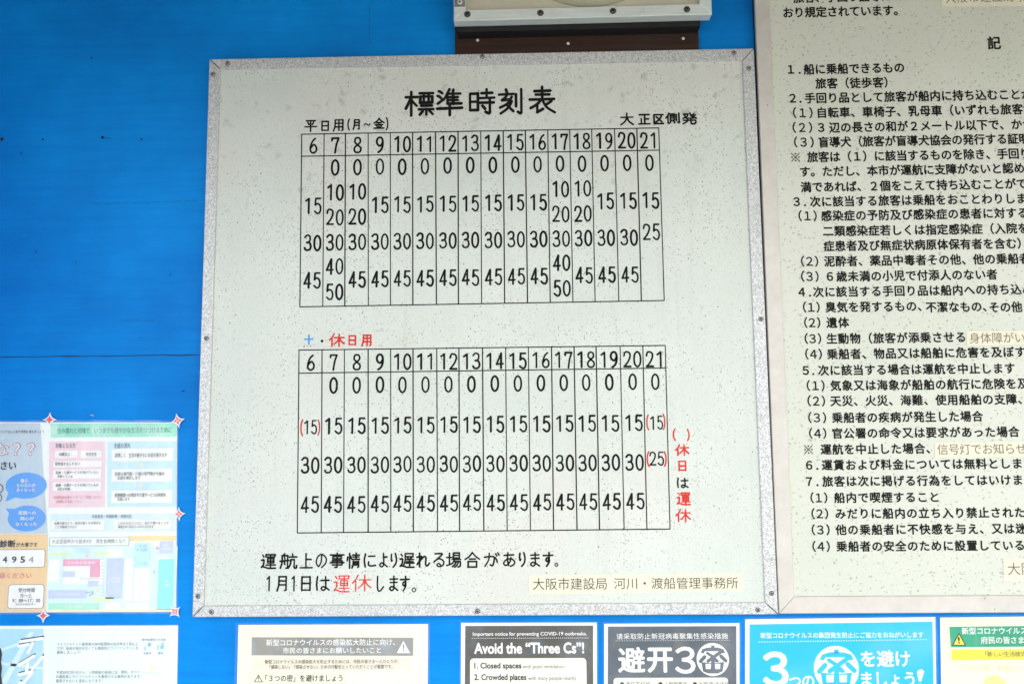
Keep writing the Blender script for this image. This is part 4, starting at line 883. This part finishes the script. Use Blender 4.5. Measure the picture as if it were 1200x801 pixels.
# --- blue Japanese poster
P = poster('sky_blue_poster', 'sky blue Japanese poster with white numeral 3 and round badge', [(871.8, 722.6), (1097.6, 720.6), (1102, BOT), (871, BOT)], [(873.4, 725), (1096, 722.4), (1100, BOT-2), (873, BOT-2)], (.84, .82, .72), 'poster')
CY = ink((.001, .50, .86), .5, .06, .12)
m = MB(); quad_px(m, [(878.4, 731), (1092.8, 727.8), (1097, 970), (878, 970)], L1, CY); dots_px(m, 890, 751.6, 1085, 748.6, 66, 1.2, L2, WHT); m.build('printed_panel', P)
m = MB(); fit(m, '新型コロナウイルスの集団発生防止にご協力をおねがいします', 891.2, 740, 1082, 747, L2, WHT, .014)
fit(m, '３', 893.4, 762.4, 924, 804, L2, WHT, .026); fit(m, 'つ', 924.6, 792.8, 938.6, 803.6, L2, WHT, .022); fit(m, 'の', 940, 791, 954.4, 804.8, L2, WHT, .022)
fit(m, 'を避け', 1008.6, 761.2, 1066.6, 780.6, L2, WHT, .024); fit(m, 'ましょう', 1009.4, 786.4, 1071.8, 804.4, L2, WHT, .022)
m.poly(corners([(1076.6, 797.6), (1079.6, 797.6), (1083, 786), (1080.4, 783.6), (1076.8, 784.2), (1074.6, 787)], L2), L2, WHT); disc_px(m, 1078.4, 802.4, 2.2, 2.2, L2, WHT, 16)
m.build('lettering', P)
m = MB(); mitsu(m, 980.2, 783, 26.4, 27, L2, WHT, CY); m.build('round_badge', P)
# --- green and yellow prefecture notice
P = poster('yellow_notice', 'pale yellow notice with green heading band and yellow warning triangle, bottom right corner', [(1099.8, 720.6), (1330, 718), (1336, BOT), (1104, BOT)], [(1101.8, 723), (1328, 720.4), (1334, BOT-2), (1106, BOT-2)], (.83, .80, .60), 'poster')
GR = m_faded_dark((.02, .32, .18), (.03, .38, .22), (.10, .46, .30)); YE = ink((.83, .72, .06), .5, .04)
m = MB(); quad_px(m, [(1112.6, 733.8), (1320, 731.6), (1321, 756), (1114.2, 757.8)], L1, GR); quad_px(m, [(1115, 760.8), (1320, 758.6), (1321, 771), (1115.6, 773)], L1, YE); disc_px(m, 1165.8, 805, 14, 14.4, L1, ink((.83, .80, .26), .5, .04)); m.build('printed_panel', P)
m = MB(); tri_px(m, 1115.6, 740.6, 1132.2, 755.8, L2, GD); tri_px(m, 1117.4, 742.8, 1130.4, 754.8, L3, YE); fit(m, '!', 1122.6, 745.6, 1125, 753.4, L4, GD, .02); m.build('warning_triangle', P)
m = MB(); cells(m, '新型コロナウイルスの', 1131.2, 738.8, 8.55, 8.6, L2, WHT, .014); cells(m, '府民の皆さまへ', 1153.6, 749.6, 8.6, 8.8, L2, WHT, .014); cells(m, '「新しい生活様式', 1153.6, 765.8, 6.5, 6.8, L2, ink((.16, .16, .08)), .004)
cells(m, '『３つの密』を避ける', 1126, 782.4, 7.6, 7.4, L2, ink((.82, .78, .38)), .006); fit(m, '密閉', 1160.6, 800.6, 1171, 805, L2, ink((.5, .48, .2))); m.build('lettering', P)

# ================================================================== red star stickers round the leaflet
MSW, MSR = ink((.84, .84, .83), .4, .03), ink((.68, .14, .16), .4, .08)
def star(px, py, r, rot, label):
    y = YS-.0022; c = B(px, py, y); k = PXM(px, py, y)[0]; R = r*k
    t = thing('star_sticker', label, 'sticker', (c[0], y+.001, c[1]), 'red stars on the leaflet')
    def pts(Ro, Ri):
        P_ = []
        for i in range(4):
            a = radians(rot)+i*pi/2
            for s_ in range(5):
                u = s_/5; p0, p1, pm = (Ro*cos(a), Ro*sin(a)), (Ro*cos(a+pi/2), Ro*sin(a+pi/2)), (Ri*cos(a+pi/4), Ri*sin(a+pi/4))
                P_.append(tuple(c[j]+(1-u)**2*p0[j]+2*u*(1-u)*pm[j]+u*u*p1[j] for j in (0, 1)))
        return P_
    m = MB(); m.prism(pts(R, R*.20), y-.0008, y+.0006, MSW); m.build('base', t)
    m = MB(); m.prism(pts(R*.62, R*.18), y-.0013, y-.0007, MSR)
    if rot: 
        for a in (0, pi/2): 
            q = (c[0]-R*.34*cos(a+.8), c[1]-R*.34*sin(a+.8)), (c[0]+R*.34*cos(a+.8), c[1]+R*.34*sin(a+.8)); m.capsule(q[0], q[1], R*.06, y-.00145, MSW, 2)
    m.build('red_star', t)
star(58.4, 491.4, 8.4, 0, 'red and white star at the middle of the leaflet top, beside the green heading')
star(208.4, 492.6, 8.6, 14, 'tilted red and white star at the top right corner of the leaflet')
star(209.8, 601.8, 8.0, 4, 'red and white star halfway down the right edge of the leaflet')
star(51, 720.6, 8.2, 0, 'red and white star under the orange block, between leaflet and life jacket poster')
star(205.2, 716, 8.2, 42, 'x shaped red and white star at the bottom right corner of the leaflet')

bpy.data.objects.remove(_to)
for o in list(bpy.data.objects):
    if o.type == 'MESH' and not o.users_collection: bpy.data.objects.remove(o)
